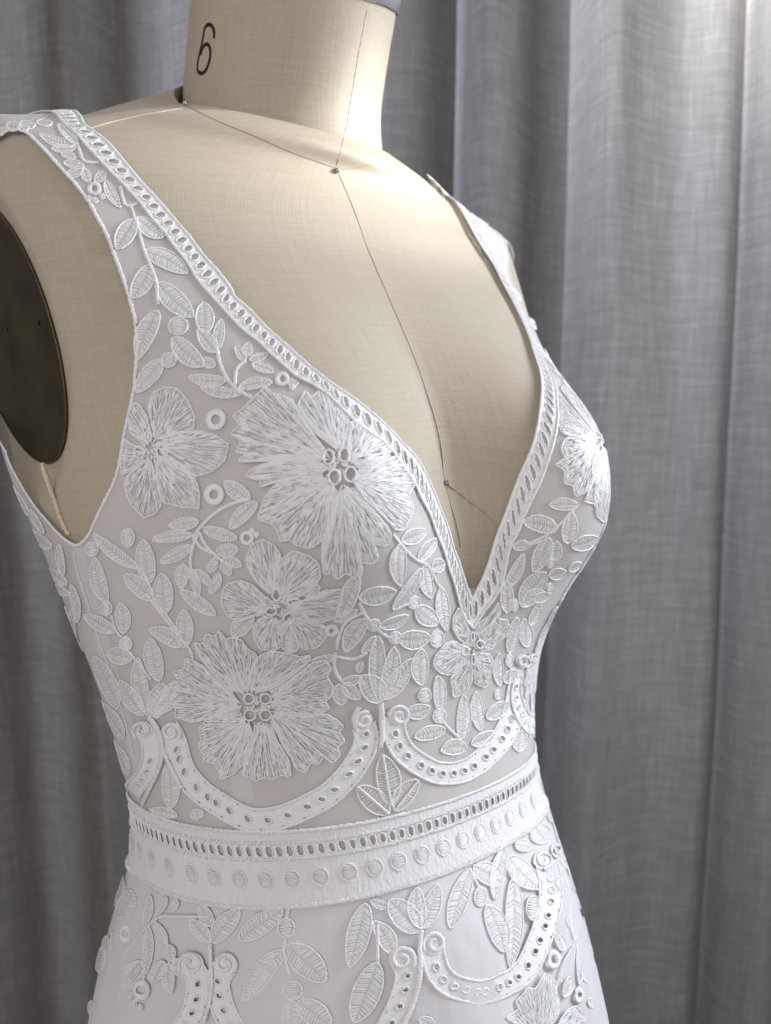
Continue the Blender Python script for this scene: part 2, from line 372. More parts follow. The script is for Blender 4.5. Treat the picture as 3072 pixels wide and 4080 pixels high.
# neck: tilted rings from the neck seam up to the metal cap
NRING = [(.04, .0555, .168, .0605, .0605, .50, .0), (.10, .0560, .175, .0585, .0595, .46, .02), (.3, .0560, .193, .0575, .0575, .38, .08), (.6, .0500, .216, .0572, .0570, .36, .09), (1., .0410, .245, .0572, .0572, .42, .12)]
NPH = 121; nphi = np.linspace(-np.pi, np.pi, NPH)
def neckring(yc, z, a, b, sy, sx):
    x = -a*np.sin(nphi); y = -b*np.cos(nphi); return np.stack([x, yc+y, Z0+z+sy*y+sx*x], -1)
base_ring = body([TOP], NPH)[0]
ctrl = [base_ring]+[neckring(*r[1:]) for r in NRING]
def loftc(ctrl, sub):
    ctrl = np.array(ctrl); out = []; n = len(ctrl)
    for i in range(n-1):
        p0, p1, p2, p3 = ctrl[max(i-1, 0)], ctrl[i], ctrl[i+1], ctrl[min(i+2, n-1)]
        for f in np.arange(sub)/sub: out.append(.5*(2*p1+(p2-p0)*f+(2*p0-5*p1+4*p2-p3)*f*f+(-p0+3*p1-3*p2+p3)*f**3))
    out.append(ctrl[-1]); return np.array(out)
NG = loftc(ctrl, 8); nn = len(NG)
NQ = [(r*NPH+c, r*NPH+c+1, (r+1)*NPH+c+1, (r+1)*NPH+c) for r in range(nn-1) for c in range(NPH-1)]
obj('neck', NG.reshape(-1, 3), NQ, 'form', FORM, [(nphi[c]*.058+.011, NG[r, c, 2]) for r in range(nn) for c in range(NPH)])
NBV = BVHTree.FromPolygons(NG.reshape(-1, 3).tolist(), NQ)
def capmesh():
    yc, z, a, b, sy, sx = NRING[-1][1:]
    prof = [(.0, 1.012), (.0005, 1.025), (.014, 1.028), (.017, 1.02), (.018, 1.0), (.026, .985), (.031, .9), (.034, .6), (.035, .02)]
    R = [neckring(yc-.25*h, z+h-.001, a*k, b*k, sy, sx) for h, k in prof]; R = np.array(R); n = len(R)
    return R.reshape(-1, 3), [(r*NPH+c, r*NPH+c+1, (r+1)*NPH+c+1, (r+1)*NPH+c) for r in range(n-1) for c in range(NPH-1)]
obj('neck_cap', *capmesh(), 'chrome', FORM)
def onform(px):
    d_ = ray(px); h = BV.ray_cast(Vector(CAM), Vector(d_)); h2 = NBV.ray_cast(Vector(CAM), Vector(d_))
    if h2[0] is not None and (h[0] is None or h2[3] < h[3]):
        n = np.array(h2[1]); n = n if n@d_ < 0 else -n; return np.array(h2[0]), n
    r = cast(px); return r[0], r[1]
def formline(name, px, r, mat='seam', lift=.0001, dash=None, twist=.12):
    C = smooth_curve(px, 6); R = [onform(p) for p in C]; P = np.array([q[0] for q in R]); N = np.array([q[1] for q in R])
    A = resample(np.hstack([P+N*lift, N]), step=.0012); mb = MB()
    if dash:
        for i in range(0, len(A)-dash[0], sum(dash)): mb.tube(A[i:i+dash[0]+1, :3], A[i:i+dash[0]+1, 3:], r, 5)
    else: mb.tube(A[:, :3], A[:, 3:], r, 8, twist=twist)
    return mb.build(name, mat, FORM)
formline('neck_seam', tl('K', '175 590 210 632 400 728 640 825 860 922 1000 972 1110 1010 1180 1022 1320 995'), .00015)
formline('neck_front_seam', tl('K', '1122 1000 1155 870 1187 730 1222 520 1252 340 1282 180 1305 55'), .00012, dash=(3, 1))
formline('centre_seam', tl('K', '1138 1055 1200 1200 1262 1360 1310 1500')+tl('L', '90 1075 200 1330 270 1510')+tl('C', '1338 290 1392 460 1430 640 1450 850 1482 980 1530 1150 1560 1300'), .00013)
formline('shoulder_seam', tl('A', '1215 52 1050 80 900 108 740 145 600 186'), .0002, 'cord')
formline('bust_seam', tl('C', '1475 888 1570 955 1640 1012')+tl('M', '400 1085 480 1170'), .00026, dash=(4, 1))
formline('underarm_cord', tl('D', '288 405 310 480 345 580 385 690 420 790 465 880'), .0011, 'cord', .0006)
formline('size_number', tl('K', '382 232 384 195 372 160 350 148 328 168 318 220 306 280 288 360 282 415 296 440 322 437 345 400 360 340 358 290 340 266 318 282 302 330'), .00135, 'ink', -.0009, None, 0)
def arm_plate(sx):
    n = 72; a = np.arange(n)*2*math.pi/n
    def loop(k, h):
        k = k*(1 if sx < 0 else .85); z = .045+.061*k*np.sin(a); y = .037+.047*k*np.cos(a)+.35*(z-.045)
        x = sx*(plate_x(y, z)+(.0006 if sx < 0 else -.003)+h)+lean_at(z); return np.stack([x, y, Z0+z], 1)
    rings = [(1.0, -.006), (1.0, .0), (.985, .0009), (.95, .0003), (.5, .0003), (.02, .0003)]
    V = np.concatenate([loop(*r) for r in rings])
    o = obj('arm_plate', V, [(r*n+i, r*n+(i+1) % n, (r+1)*n+(i+1) % n, (r+1)*n+i) for r in range(len(rings)-1) for i in range(n)], 'plate', FORM)
    mb = MB(); mb.tube(loop(1.0, .0004), np.tile([sx, 0, 0], (n, 1)), .0005, 6, closed=True); mb.build('plate_edge', 'rim', o)
    c0 = loop(.75, .0007)[36]; obj('screw_hole', [c0+np.array([0, .0011*math.cos(t), .0011*math.sin(t)]) for t in np.arange(8)*math.pi/4], [tuple(range(8))], 'ink', o)
arm_plate(-1); arm_plate(1)

# ------------------------------------------------------------------ wedding dress
DRESS = thing('wedding_dress', 'white sleeveless lace wedding dress with deep V neck and embroidered waistband', 'dress')
neckR = tl('A', '560 205 700 310 820 440 930 570 1050 700 1150 820 1260 950 1340 1060 1440 1170 1530 1290')+tl('B', '880 0 990 100 1090 210 1190 300 1300 400 1400 490 1500 570 1600 640')+tl('C', '830 350 940 440 1050 540 1130 630 1220 720 1280 820 1330 930 1380 1050 1430 1170 1470 1300 1520 1420 1570 1540')+[(1866, 2382)]
neckL = [(1866, 2382)]+tl('M', '350 1500 400 1380 450 1230 510 1090 560 960 610 830 660 720 700 620 725 500 740 380 745 270 730 160')+tl('L', '930 1400 880 1250 810 1100 740 970 680 850 620 760 560 660 520 580 450 470 380 390 290 320')
inR = tl('A', '420 190 500 255 570 335 650 415 740 510 830 600 920 700 1000 810 1080 900 1160 1010 1240 1110 1310 1225 1400 1330')+tl('B', '780 50 880 160 960 240 1050 310 1130 390 1220 470 1300 540 1400 590 1500 660')+tl('C', '740 400 820 480 920 560 1010 620 1080 700 1140 790 1200 870 1250 980 1310 1090 1350 1200 1400 1310 1440 1430 1480 1540')+tl('F', '690 680 740 780 785 825')
inL = tl('F', '785 825 850 720 930 620 985 510')+tl('M', '530 1310 590 1200 640 1080 700 960 745 870 780 770 812 670 842 550 852 430 846 300 820 190 780 80')+tl('L', '1030 1430 960 1290 900 1180 850 1090 800 990 750 880 700 790 650 700 600 610 540 500 470 400 380 350 300 310')
armR = tl('A', '-120 380 -50 315 10 268 80 232 170 238 240 290 320 370 410 470 500 570 590 690 650 800 720 930 770 1060 830 1210 880 1370 920 1520')+tl('B', '240 150 260 300 252 450 243 600 212 750 180 900 150 1080 115 1200 60 1310')+tl('D', '670 760 630 850 590 910 545 940 500 925 430 870 330 760 250 660 180 550 110 420 60 300')
def curve3(px, ext=0, sub=4):
    """smooth photo curve -> positions, normals, (row, col) on the body"""
    P, N, U = castmany(smooth_curve(px, sub)); return P, N, U
def over_shoulder(P, N, U, n, back=1, dx=0., up=.004):
    """carry a strap line on over the shoulder and down the back (hidden from the photo)"""
    P, N, U = list(P), list(N), list(U)
    for k in range(n):
        q = P[-1]+np.array([dx, .011, up if k < 2 else -.004-.0012*k]); a = near(q); P.append(a[0]); N.append(a[1]); U.append(a[2])
    return np.array(P), np.array(N), np.array(U)
nR = curve3(neckR[::-1]); nR = over_shoulder(*nR, 8, dx=.002)
iR = curve3(inR[::-1]); iR = over_shoulder(*iR, 8, dx=.001)
nL = curve3(neckL); nL = over_shoulder(*nL, 8, dx=.006, up=-.004)
def beside(C, w):
    """the same line moved w metres across the cloth, away from the neck opening"""
    P, N = C[0], C[1]; T = np.gradient(P, axis=0); T /= np.linalg.norm(T, axis=1)[:, None]; B = np.cross(T, N); B *= np.sign(B[len(B)//2, 0])
    k = np.ones(9)/9; Bs = np.stack([np.convolve(np.pad(B[:, i], 4, mode='edge'), k, 'valid') for i in range(3)], 1); Bs /= np.linalg.norm(Bs, axis=1)[:, None]
    R = [near(p+b*w) for p, b in zip(P, Bs)]; return [np.array([r[i] for r in R]) for i in range(3)]
lowL = [p for p in inL if p[1] > 1640]; iL = curve3(lowL)
zc = iL[0][-1, 2]; sel = nL[0][:, 2] > zc+.004; up_ = beside([a[sel] for a in nL], .0085)
iL = [np.concatenate([iL[i], up_[i]]) for i in range(3)]
aR = curve3(armR)

def phi_row(U): return U[:, 1]-180., U[:, 0]        # degrees from centre front (+ = form's right), grid row
# neckline as row over angle, both sides, and a scooped back
fr, rr = phi_row(nR[2]); fl, rl = phi_row(nL[2])
def mono(f, r, sgn):
    o = []; last = -1e9
    for a, b in zip(f*sgn, r):
        if a > last+.15: o.append((a, b)); last = a
    return o
mr = mono(fr, rr, 1); ml = mono(fl, rl, -1)
rowb = lambda z: float(np.interp(z, G[:, 0, 2]-Z0, np.arange(NR)))
nb = [(mr[-1][0], mr[-1][1])]; pb = [(178, rowb(.0)), (182, rowb(.0))]
pts = [(-a, b) for a, b in ml[::-1]]+mr+[((mr[-1][0]+180)/2, (mr[-1][1]*.35+rowb(.0)*.65)), (180, rowb(.0)-2)]
pts = [(-180, rowb(.0)-2), (-(ml[-1][0]+180)/2, ml[-1][1]*.35+rowb(.0)*.65)]+pts
NBX = np.array([p[0] for p in pts]); NBY = np.array([p[1] for p in pts]); o_ = np.argsort(NBX); NBX, NBY = NBX[o_], NBY[o_]
# armhole as a closed loop in (angle, row)
af, ar = phi_row(aR[2])
tail = [(af[-1]*(1-t)+af[0]*t+36*math.sin(math.pi*t)**.8, ar[-1]*(1-t)+ar[0]*t) for t in np.linspace(.08, .92, 12)]
print('armhole', af[0], ar[0], af[-1], ar[-1])
AH = np.vstack([np.stack([af, ar], 1), tail])
AH = smooth_curve(AH[::2], 4, True)
AH[:, 1] = np.minimum(AH[:, 1], NR-3)
AHL = AH.copy(); w_ = np.clip((AH[:, 1]-np.interp(.02, G[:, 90, 2]-Z0, np.arange(NR)))/50, 0, 1); AHL[:, 0] -= 9*w_*w_*(3-2*w_)     # the far armhole sits a little closer in
def inpoly(x, y, poly):
    ins = np.zeros(x.shape, bool); n = len(poly); j = n-1
    for i in range(n):
        xi, yi = poly[i]; xj, yj = poly[j]
        c = ((yi > y) != (yj > y)) & (x < (xj-xi)*(y-yi)/(yj-yi+1e-12)+xi); ins ^= c; j = i
    return ins
def gridpt(row, col, A=G):
    row = np.clip(row, 0, NR-1.001); col = np.clip(col, 0, NC-1.001); r = row.astype(int); c = col.astype(int)
    b = (row-r)[..., None]; a = (col-c)[..., None]
    return (A[r, c]*(1-a)+A[r, c+1]*a)*(1-b)+(A[r+1, c]*(1-a)+A[r+1, c+1]*a)*b
# waistband edges, from the photo, carried on round the back as a tilted loop
topB = tl('I', '400 160 440 190 540 250 680 290 840 312 1000 345 1150 365 1300 378 1450 374 1600 355')+tl('H', '0 985 200 955 400 900 600 855 800 800 950 740 1100 690 1250 600 1330 530 1375 470')
botB = tl('I', '370 600 400 650 500 730 650 790 850 840 1000 870 1200 890 1400 890 1600 886')+tl('H', '0 1500 200 1470 400 1430 600 1370 800 1300 1000 1210 1150 1130 1300 1030 1400 940 1455 860')
def fitloop(px):
    P, N, U = castmany(px); f = np.radians(U[:, 1]-180); z = P[:, 2]
    A = np.stack([np.ones_like(f), np.cos(f), np.sin(f), np.cos(2*f), np.sin(2*f), np.cos(3*f), np.sin(3*f)], 1)
    reg = np.diag([0, .02, .02, .3, .3, 1.2, 1.2]); k = np.linalg.solve(A.T@A+reg, A.T@(z-z.mean())); k[0] += z.mean()
    print('belt fit err mm', np.abs(A@k-z).max()*1000, k)
    return lambda f: k[0]+k[1]*np.cos(f)+k[2]*np.sin(f)+k[3]*np.cos(2*f)+k[4]*np.sin(2*f)+k[5]*np.cos(3*f)+k[6]*np.sin(3*f)
zT, zB = fitloop(topB), fitloop(botB)
ZR = G[:, 0, 2]
def beltpt(f, t, h):
    """f angle (radians, array), t 0 bottom edge .. 1 top edge, h height off the cloth"""
    f = np.asarray(f, float); f = (f+np.pi) % (2*np.pi)-np.pi; z = zB(f)+(zT(f)-zB(f))*t
    row = np.interp(z, ZR, np.arange(NR)); col = 180+np.degrees(f)
    P = gridpt(row, col); N = gridpt(row, col, GN); N /= np.linalg.norm(N, axis=-1)[..., None]
    return P+N*(OFF+np.broadcast_to(np.asarray(h, float), f.shape)[..., None]), N

def build_bodice():
    lo = int(rowb(zB(math.pi)-Z0)-1); 
    C, Rw = np.meshgrid(np.arange(NC)-180., np.arange(NR))
    f = np.radians(C)
    ins = (Rw < np.interp(C, NBX, NBY)) & ~inpoly(C, Rw, AH) & ~inpoly(-C, Rw, AHL)
    zmid = zB(f)+(zT(f)-zB(f))*.5
    ins &= G[..., 2] > zmid-.004
    # dense boundary samples
    col = np.linspace(-180, 180, 2400); b1 = gridpt(np.interp(col, NBX, NBY), col+180)
    L = resample(np.vstack([AH, AH[:1]]), n=1200); b2 = gridpt(L[:, 1], L[:, 0]+180); L = resample(np.vstack([AHL, AHL[:1]]), n=1200); b3 = gridpt(L[:, 1], 180-L[:, 0])
    # keep any cell touching the cloth, then pull its outside corners onto the edge
    cell = ins[:-1, :-1] | ins[1:, :-1] | ins[:-1, 1:] | ins[1:, 1:]
    top = (Rw > rowb(-.10))
    used = np.zeros_like(ins); used[:-1, :-1] |= cell; used[1:, :-1] |= cell; used[:-1, 1:] |= cell; used[1:, 1:] |= cell
    P = G.copy(); N = GN.copy(); mv = used & ~ins & top; idx = np.argwhere(mv); B = np.vstack([b1, b2, b3])
    for k in range(0, len(idx), 400):
        q = idx[k:k+400]; Q = G[q[:, 0], q[:, 1]]; d_ = ((Q[:, None]-B[None])**2).sum(2); j = d_.argmin(1)
        P[q[:, 0], q[:, 1]] = B[j]
    V = (P+N*OFF).reshape(-1, 3); keep = np.unique(np.concatenate([[r*NC+c, r*NC+c+1, (r+1)*NC+c+1, (r+1)*NC+c] for r, c in np.argwhere(cell)]))
    mp = -np.ones(NR*NC, int); mp[keep] = np.arange(len(keep))
    Fc = [tuple(mp[[r*NC+c, r*NC+c+1, (r+1)*NC+c+1, (r+1)*NC+c]]) for r, c in np.argwhere(cell)]
    U = np.stack([np.radians(C)*.14, G[..., 2]], -1).reshape(-1, 2)[keep]
    obj('bodice', V[keep], [tuple(int(i) for i in q) for q in Fc], 'tulle', DRESS, U)
build_bodice()
def build_skirt():
    n = 181; f = np.linspace(-np.pi, np.pi, n); zt = zB(f)+.010
    V = []; m_ = 46
    for k in range(m_):
        t = (k/(m_-1))**1.6; z = zt*(1-t)+(Z0-1.268)*t
        P = gridpt(np.interp(z, ZR, np.arange(NR)), 180+np.degrees(f)); N = gridpt(np.interp(z, ZR, np.arange(NR)), 180+np.degrees(f), GN)
        w = np.clip((zt-z)/.5, 0, 1)[:, None]
        V.append(P+N*(OFF-.0004+.012*w*np.sin(f*9)[:, None]))
    V = np.array(V).reshape(-1, 3)
    obj('skirt', V, [(r*n+c, r*n+c+1, (r+1)*n+c+1, (r+1)*n+c) for r in range(m_-1) for c in range(n-1)], 'skirt', DRESS)
build_skirt()

# ---- lace pieces
class Patch:
    """bilinear piece of the dress surface; s along the first index, t along the second"""
    def __init__(s, P, N): s.P = P; s.N = N; s.a, s.b = P.shape[:2]
    def __call__(s, u, v, h=0.):
        u = np.clip(np.asarray(u, float), 0, 1)*(s.a-1); v = np.clip(np.asarray(v, float), 0, 1)*(s.b-1)
        i = np.minimum(u.astype(int), s.a-2); j = np.minimum(v.astype(int), s.b-2); a = (u-i)[..., None]; b = (v-j)[..., None]
        f = lambda A: (A[i, j]*(1-b)+A[i, j+1]*b)*(1-a)+(A[i+1, j]*(1-b)+A[i+1, j+1]*b)*a
        n = f(s.N); n = n/np.linalg.norm(n, axis=-1)[..., None]
        return f(s.P)+n*(OFF+np.asarray(h))[..., None] if np.ndim(h) else f(s.P)+n*(OFF+h), n
def pxpatch(grid):
    grid = np.asarray(grid, float); a, b = grid.shape[:2]; P, N, U = castmany(grid.reshape(-1, 2)); return Patch(P.reshape(a, b, 3), N.reshape(a, b, 3))
MIRR = []
def reg(o, pts):
    MIRR.append((o, np.mean(np.asarray(pts).reshape(-1, 3), 0)))
    return o
def seg_len(P): return float(np.linalg.norm(np.diff(P, axis=0), axis=1).sum())

def leaf(base, tip, w, kind=0, parent=None, name='leaf', bend=None):
    b, t = np.array(base, float), np.array(tip, float); ax = t-b; L = np.hypot(*ax); d_ = ax/L; pr = np.array([-d_[1], d_[0]])
    w = w*1.06; bend = random.uniform(-.07, .07)*L if bend is None else bend*L
    ss = np.linspace(0, 1, 7); tt = np.linspace(-1, 1, 5)
    grid = [[b+ax*s+pr*(bend*4*s*(1-s)+v*w/2) for v in tt] for s in ss]
    pa = pxpatch(grid)
    ev = lambda s, v, h: pa(s, (np.asarray(v)+1)/2, h)
    c, _ = ev(np.linspace(0, 1, 8), np.zeros(8), 0.); Lm = seg_len(c); e, _ = ev(np.full(5, .5), np.linspace(-1, 1, 5), 0.); Wm = seg_len(e)
    q = random.uniform(.62, .8)
    prof = lambda s: (np.clip(s, 1e-4, 1)**.62*np.clip(1-s, 0, 1)**q)/((.62/(.62+q))**.62*(q/(.62+q))**q)
    mb = MB(); rc = float(np.clip(Wm*.07, .00028, .00046)); hb = random.uniform(0, .00022)
    dome = lambda v: .0001+hb+.00022*(1-np.abs(np.abs(v)*2-1)**2)
    if kind != 2:
        s_ = np.linspace(0, 1, 12); v_ = np.linspace(-1, 1, 7); Sg, Vg = np.meshgrid(s_, v_, indexing='ij')
        P, _ = ev(Sg, Vg*prof(Sg)*.97, dome(Vg))
        mb.add(P.reshape(-1, 3), [(i*7+j, i*7+j+1, (i+1)*7+j+1, (i+1)*7+j) for i in range(11) for j in range(6)], 1)
    pitch = .00058 if kind == 0 else .00105
    n = max(8, int(Lm/pitch)); TP = []; TN = []
    for sd in (-1, 1):
        s0 = np.linspace(.05, .93, n)+RNG.normal(0, .006, n); k = np.linspace(.03, .95, 4)
        s1 = s0[:, None]+(k*.07+RNG.normal(0, .008, (n, 1)))[None][0]; s1 = np.clip(s1, 0, 1)
        v = sd*k[None]*(1+RNG.normal(0, .05, (n, 1)))
        P, N = ev(s1, np.clip(v, -1, 1)*prof(s1), dome(np.clip(v, -1, 1))+RNG.uniform(0, .00012, (n, 1))); TP.append(P); TN.append(N)
    mb.ribbons(np.concatenate(TP), np.concatenate(TN), RNG.uniform(.00013, .00021, 2*n), .00012)
    s_ = np.concatenate([np.linspace(0, 1, 26), np.linspace(1, 0, 26)[1:-1]]); v_ = np.concatenate([np.ones(26), -np.ones(24)])
    P, N = ev(s_, v_*prof(s_)*.97+np.where((s_ > .99) | (s_ < .01), 0, 0), .0003+hb)
    A = resample(np.hstack([P, N]), step=.0006, closed=True); mb.tube(A[:, :3], A[:, 3:], rc, 5, .6, True, .2); fuzz(mb, A[:, :3], A[:, 3:], 14)
    if kind == 1:
        P, N = ev(np.linspace(0, .96, 16), np.zeros(16), .0006+hb); A = resample(np.hstack([P, N]), step=.0006); mb.tube(A[:, :3], A[:, 3:], rc*.8, 5, .8, False, .16)
    o = mb.build(name, 'lace', parent or DRESS, 'fill')
    return reg(o, c) if parent is None else o
def stem(px, r=.0006, parent=None, name='stem', flat=.55, lift=.0003, mat='lace', taper=.08):
    P, N, U = castmany(smooth_curve(px, 5)); A = resample(np.hstack([P+N*(OFF+lift), N]), step=.0006); mb = MB()
    mb.tube(A[:, :3], A[:, 3:], r*.85, 6, flat, False, .08, taper); satin(mb, A[:, :3], A[:, 3:], r, flat=flat); o = mb.build(name, mat, parent or DRESS)
    return reg(o, A[:, :3]) if parent is None else o
def ellipse(c, rx, ry, n=20, rot=0):
    a = np.arange(n)*2*math.pi/n; x, y = rx*np.cos(a), ry*np.sin(a); return np.stack([c[0]+x*math.cos(rot)-y*math.sin(rot), c[1]+x*math.sin(rot)+y*math.cos(rot)], 1)
def ring(c, rx, ry, r=.00055, parent=None, name='eyelet', flat=.8, lift=.0007):
    P, N, U = castmany(ellipse(c, rx, ry)); A = resample(np.hstack([P+N*(OFF+lift), N]), step=.0005, closed=True); mb = MB()
    mb.tube(A[:, :3], A[:, 3:], r, 6, flat, True, .18); o = mb.build(name, 'lace', parent or DRESS)
    return reg(o, P) if parent is None else o
def donut(c, ro, ri, sy=1.0, parent=None):
    mid = (ro+ri)/2; P, N, U = castmany(ellipse(c, mid, mid*sy, 26)); w = seg_len(P[:14])/math.pi*(ro-ri)/2/mid
    mb = MB(); A = resample(np.hstack([P+N*(OFF+.0003), N]), n=64, closed=True); mb.tube(A[:, :3], A[:, 3:], w, 8, .22, True, .05)
    C = A[:, :3].mean(0); d_ = A[:, :3]-C; k = np.linspace(1-.9*(ro-ri)/2/mid, 1+.9*(ro-ri)/2/mid, 3)
    Q = C+d_[:, None]*k[None, :, None]+A[:, None, 3:]*(.0003+.00028*np.array([.35, 1, .35]))[None, :, None]
    mb.ribbons(Q, np.repeat(A[:, None, 3:], 3, 1), .00024, .0002)
    return reg(mb.build('ring', 'lace', parent or DRESS), P)
def dot(c, rx, ry, rot=0, parent=None, name='dot'):
    E = ellipse(c, rx, ry, 24, rot); P, N, U = castmany(E); C, CN, _ = cast(c); mb = MB(); R = float(np.linalg.norm(P-C, axis=1).mean())
    ks = [0, .5, .85, 1]; hs = [.0004, .0004, .0003, .0001]
    V = np.concatenate([(C+(P-C)*k+N*(OFF+h)) for k, h in zip(ks, hs)]); n = 24
    mb.add(V, [(a*n+i, a*n+(i+1) % n, (a+1)*n+(i+1) % n, (a+1)*n+i) for a in range(3) for i in range(n)], 1)
    A = resample(np.hstack([P+N*(OFF+.0004), N]), step=.0005, closed=True); mb.tube(A[:, :3], A[:, 3:], float(np.clip(R*.14, .00026, .00046)), 6, .6, True, .2)
    # zigzag filling
    e1 = P[0]-C; e2 = P[6]-C; m_ = max(5, int(2*np.linalg.norm(e2)/.0007)); Q = []
    for k in np.linspace(-.8, .8, m_):
        x = math.sqrt(max(0, 1-k*k))*.82; j = RNG.normal(0, .04)
        Q.append([C+e2*(k+j*q)+e1*(x*q)+CN*(OFF+.0005+.00015*(1-q*q)) for q in (-1, -.3, .3, 1)])
    mb.ribbons(np.array(Q), np.tile(CN, (len(Q), 4, 1)), .00026, .00022)
    o = mb.build(name, 'lace', parent or DRESS, 'fill'); return reg(o, P) if parent is None else o
def petal(root, outline, parent, dens=1., rim=.00042, lift=.0):
    root = np.array(root, float); O = np.array(outline, float); O = resample(O, n=max(24, len(O)*3)); ns = len(O); nt = 6
    grid = [[root+(o-root)*t for t in np.linspace(.0, 1, nt)] for o in O]; pa = pxpatch(grid); mb = MB()
    E, EN = pa(np.linspace(0, 1, ns), np.ones(ns), 0.); per = seg_len(E); rad = float(np.median(np.linalg.norm(E-pa.P[0, 0], axis=1)))
    n = int(per/.00046*dens); TP = []; TN = []
    s0 = np.linspace(.01, .99, n)+RNG.normal(0, .002, n)
    for layer in range(max(3, int(rad/.0042))):
        m_ = max(3, int(rad/.0042)); ln = RNG.uniform(.75, 1.25, n)/m_; st = (layer+RNG.uniform(-.35, .35, n))/m_+.04
        keep = RNG.random(n) < (.5 if layer == 0 else .72 if layer < m_-1 else .97)
        if layer == m_-1: en = np.minimum(1.0+RNG.uniform(-.03, .02, n), 1); st = np.minimum(st, en-.12)
        else: en = np.minimum(st+ln, .98)
        st = np.clip(st, .06, .92); k = np.linspace(0, 1, 3)[None]
        v = st[:, None]+(en-st)[:, None]*k; u = np.broadcast_to(s0[:, None], v.shape)+RNG.normal(0, .004, (n, 1))*k
        P, N = pa(u, v, .0003+lift+RNG.uniform(0, .0004, (n, 1))+.00025*np.array([0, 1, 0])[None]); TP.append(P[keep]); TN.append(N[keep])
    TP = np.concatenate(TP); TN = np.concatenate(TN); mb.ribbons(TP, TN, RNG.uniform(.00013, .00025, len(TP)), .00013)
    gs, gt = np.meshgrid(np.linspace(0, 1, ns), np.linspace(.04, .98, 5), indexing='ij'); P, N = pa(gs, gt, .0001+lift)
    mb.add(P.reshape(-1, 3), [(i*5+j, i*5+j+1, (i+1)*5+j+1, (i+1)*5+j) for i in range(ns-1) for j in range(4)], 1)
    A = np.hstack([E+EN*(.0004+lift), EN]); A = resample(A, step=.0006); mb.tube(A[:, :3], A[:, 3:], rim, 5, .6, False, .22); fuzz(mb, A[:, :3], A[:, 3:], 60)
    return mb.build('petal', 'lace', parent, 'veil')
def flower(name, petals, eyelets, tile, dens=1., lift=.0):
    f = bpy.data.objects.new(name, None); COL.objects.link(f); f.parent = DRESS; f.empty_display_size = .01
    allp = []
    for i, (root, outl) in enumerate(petals):
        petal(tl(tile, [root])[0], tl(tile, outl), f, dens, lift=lift+.00012*(i % 3)); allp += tl(tile, outl)
    s = TILE[tile][2]
    for (x, y, rx, ry) in eyelets: ring(tl(tile, [(x, y)])[0], rx/s, ry/s, .00048, f, 'eyelet', .8, .0008+lift)
    if eyelets:
        c = np.mean([(x, y) for x, y, _, _ in eyelets], 0); rr_ = max(np.hypot(x-c[0], y-c[1])+rx*.4 for x, y, rx, _ in eyelets); mb = MB(); k = 150; Q = []; QN = []
        for _ in range(k):
            a = RNG.uniform(0, 6.283); r0 = RNG.uniform(.25, .9)*rr_/s; cc = np.array(tl(tile, [tuple(c)])[0])+np.array([math.cos(a), math.sin(a)])*r0; dd = np.array([math.cos(a), math.sin(a)])*RNG.uniform(4, 9)
            if any(np.hypot((cc[0]-e[0])/(rx/s), (cc[1]-e[1])/(ry/s)) < 1.05 for (x, y, rx, ry) in eyelets for e in [tl(tile, [(x, y)])[0]]): continue
            P, N, _ = castmany([cc-dd, cc, cc+dd]); Q.append(P+N*(OFF+.0005+lift)); QN.append(N)
        mb.ribbons(np.array(Q), np.array(QN), .0003, .0003); mb.build('flower_centre', 'lace', f)
    P, _, _ = castmany(allp[::5]); reg(f, P); return f
def strip(P1, N1, P2, N2, name, parent, cells, hole=(.60, .30), mat='band', edge=.0006, lift=.0006, s0=.0, s1=1., holes=None):
    """band between two edge curves, cut by a row of stitched holes; edges corded"""
    n = 240; A = resample(np.hstack([P1, N1]), n=n); B = resample(np.hstack([P2, N2]), n=n)
    k = np.linspace(0, 1, 3)[None, :, None]; P = A[:, None, :3]*(1-k)+B[:, None, :3]*k; N = A[:, None, 3:]*(1-k)+B[:, None, 3:]*k
    for j in range(3): N[:, j] /= np.linalg.norm(N[:, j], axis=1)[:, None]
    pa = Patch(P, N); mb = MB(); ring_pts = []
    cs = holes if holes is not None else (np.arange(cells)+.5)/cells
    cs = np.asarray(cs); bd = np.concatenate([[0], (cs[1:]+cs[:-1])/2, [1]]); m_ = 20
    a = np.arange(m_)*2*math.pi/m_
    sq = np.stack([np.cos(a), np.sin(a)], 1); sq /= np.abs(sq).max(1)[:, None]
    for c, l, r in zip(cs, bd[:-1], bd[1:]):
        hw = min(c-l, r-c); x = np.where(sq[:, 0] > 0, c+sq[:, 0]*(r-c), c+sq[:, 0]*(c-l)); y = .5+sq[:, 1]*.5
        hx = c+np.cos(a)*(min(hole[0], hw*.82) if holes is not None else hw*hole[0]); hy = .5+np.sin(a)*hole[1]
        Po, _ = pa(x, y, lift); Pi, Ni = pa(hx, hy, lift)
        mb.add(np.concatenate([Po, Pi]), [(i, (i+1) % m_, m_+(i+1) % m_, m_+i) for i in range(m_)])
        ring_pts.append((Pi, Ni))
    o = mb.build(name, mat, parent)
    for t in (0., 1.):
        Q, QN = pa(np.linspace(0, 1, 300), np.full(300, t), lift+.0001); E = resample(np.hstack([Q, QN]), step=.0006); e = MB()
        e.tube(E[:, :3], E[:, 3:], edge*.85, 6, .5, False, .1); satin(e, E[:, :3], E[:, 3:], edge, flat=.6); fuzz(e, E[:, :3], E[:, 3:], int(len(E)*.5)); e.build('edge_cord', 'lace', o)
    return o, ring_pts, pa
def eyelets_of(o, ring_pts, r=.00036, name='eyelet', lift=.0002):
    for Pi, Ni in ring_pts:
        A = resample(np.hstack([Pi+Ni*lift, Ni]), n=22, closed=True); e = MB(); e.tube(A[:, :3], A[:, 3:], r, 5, .8, True, .2); e.build(name, 'lace', o)
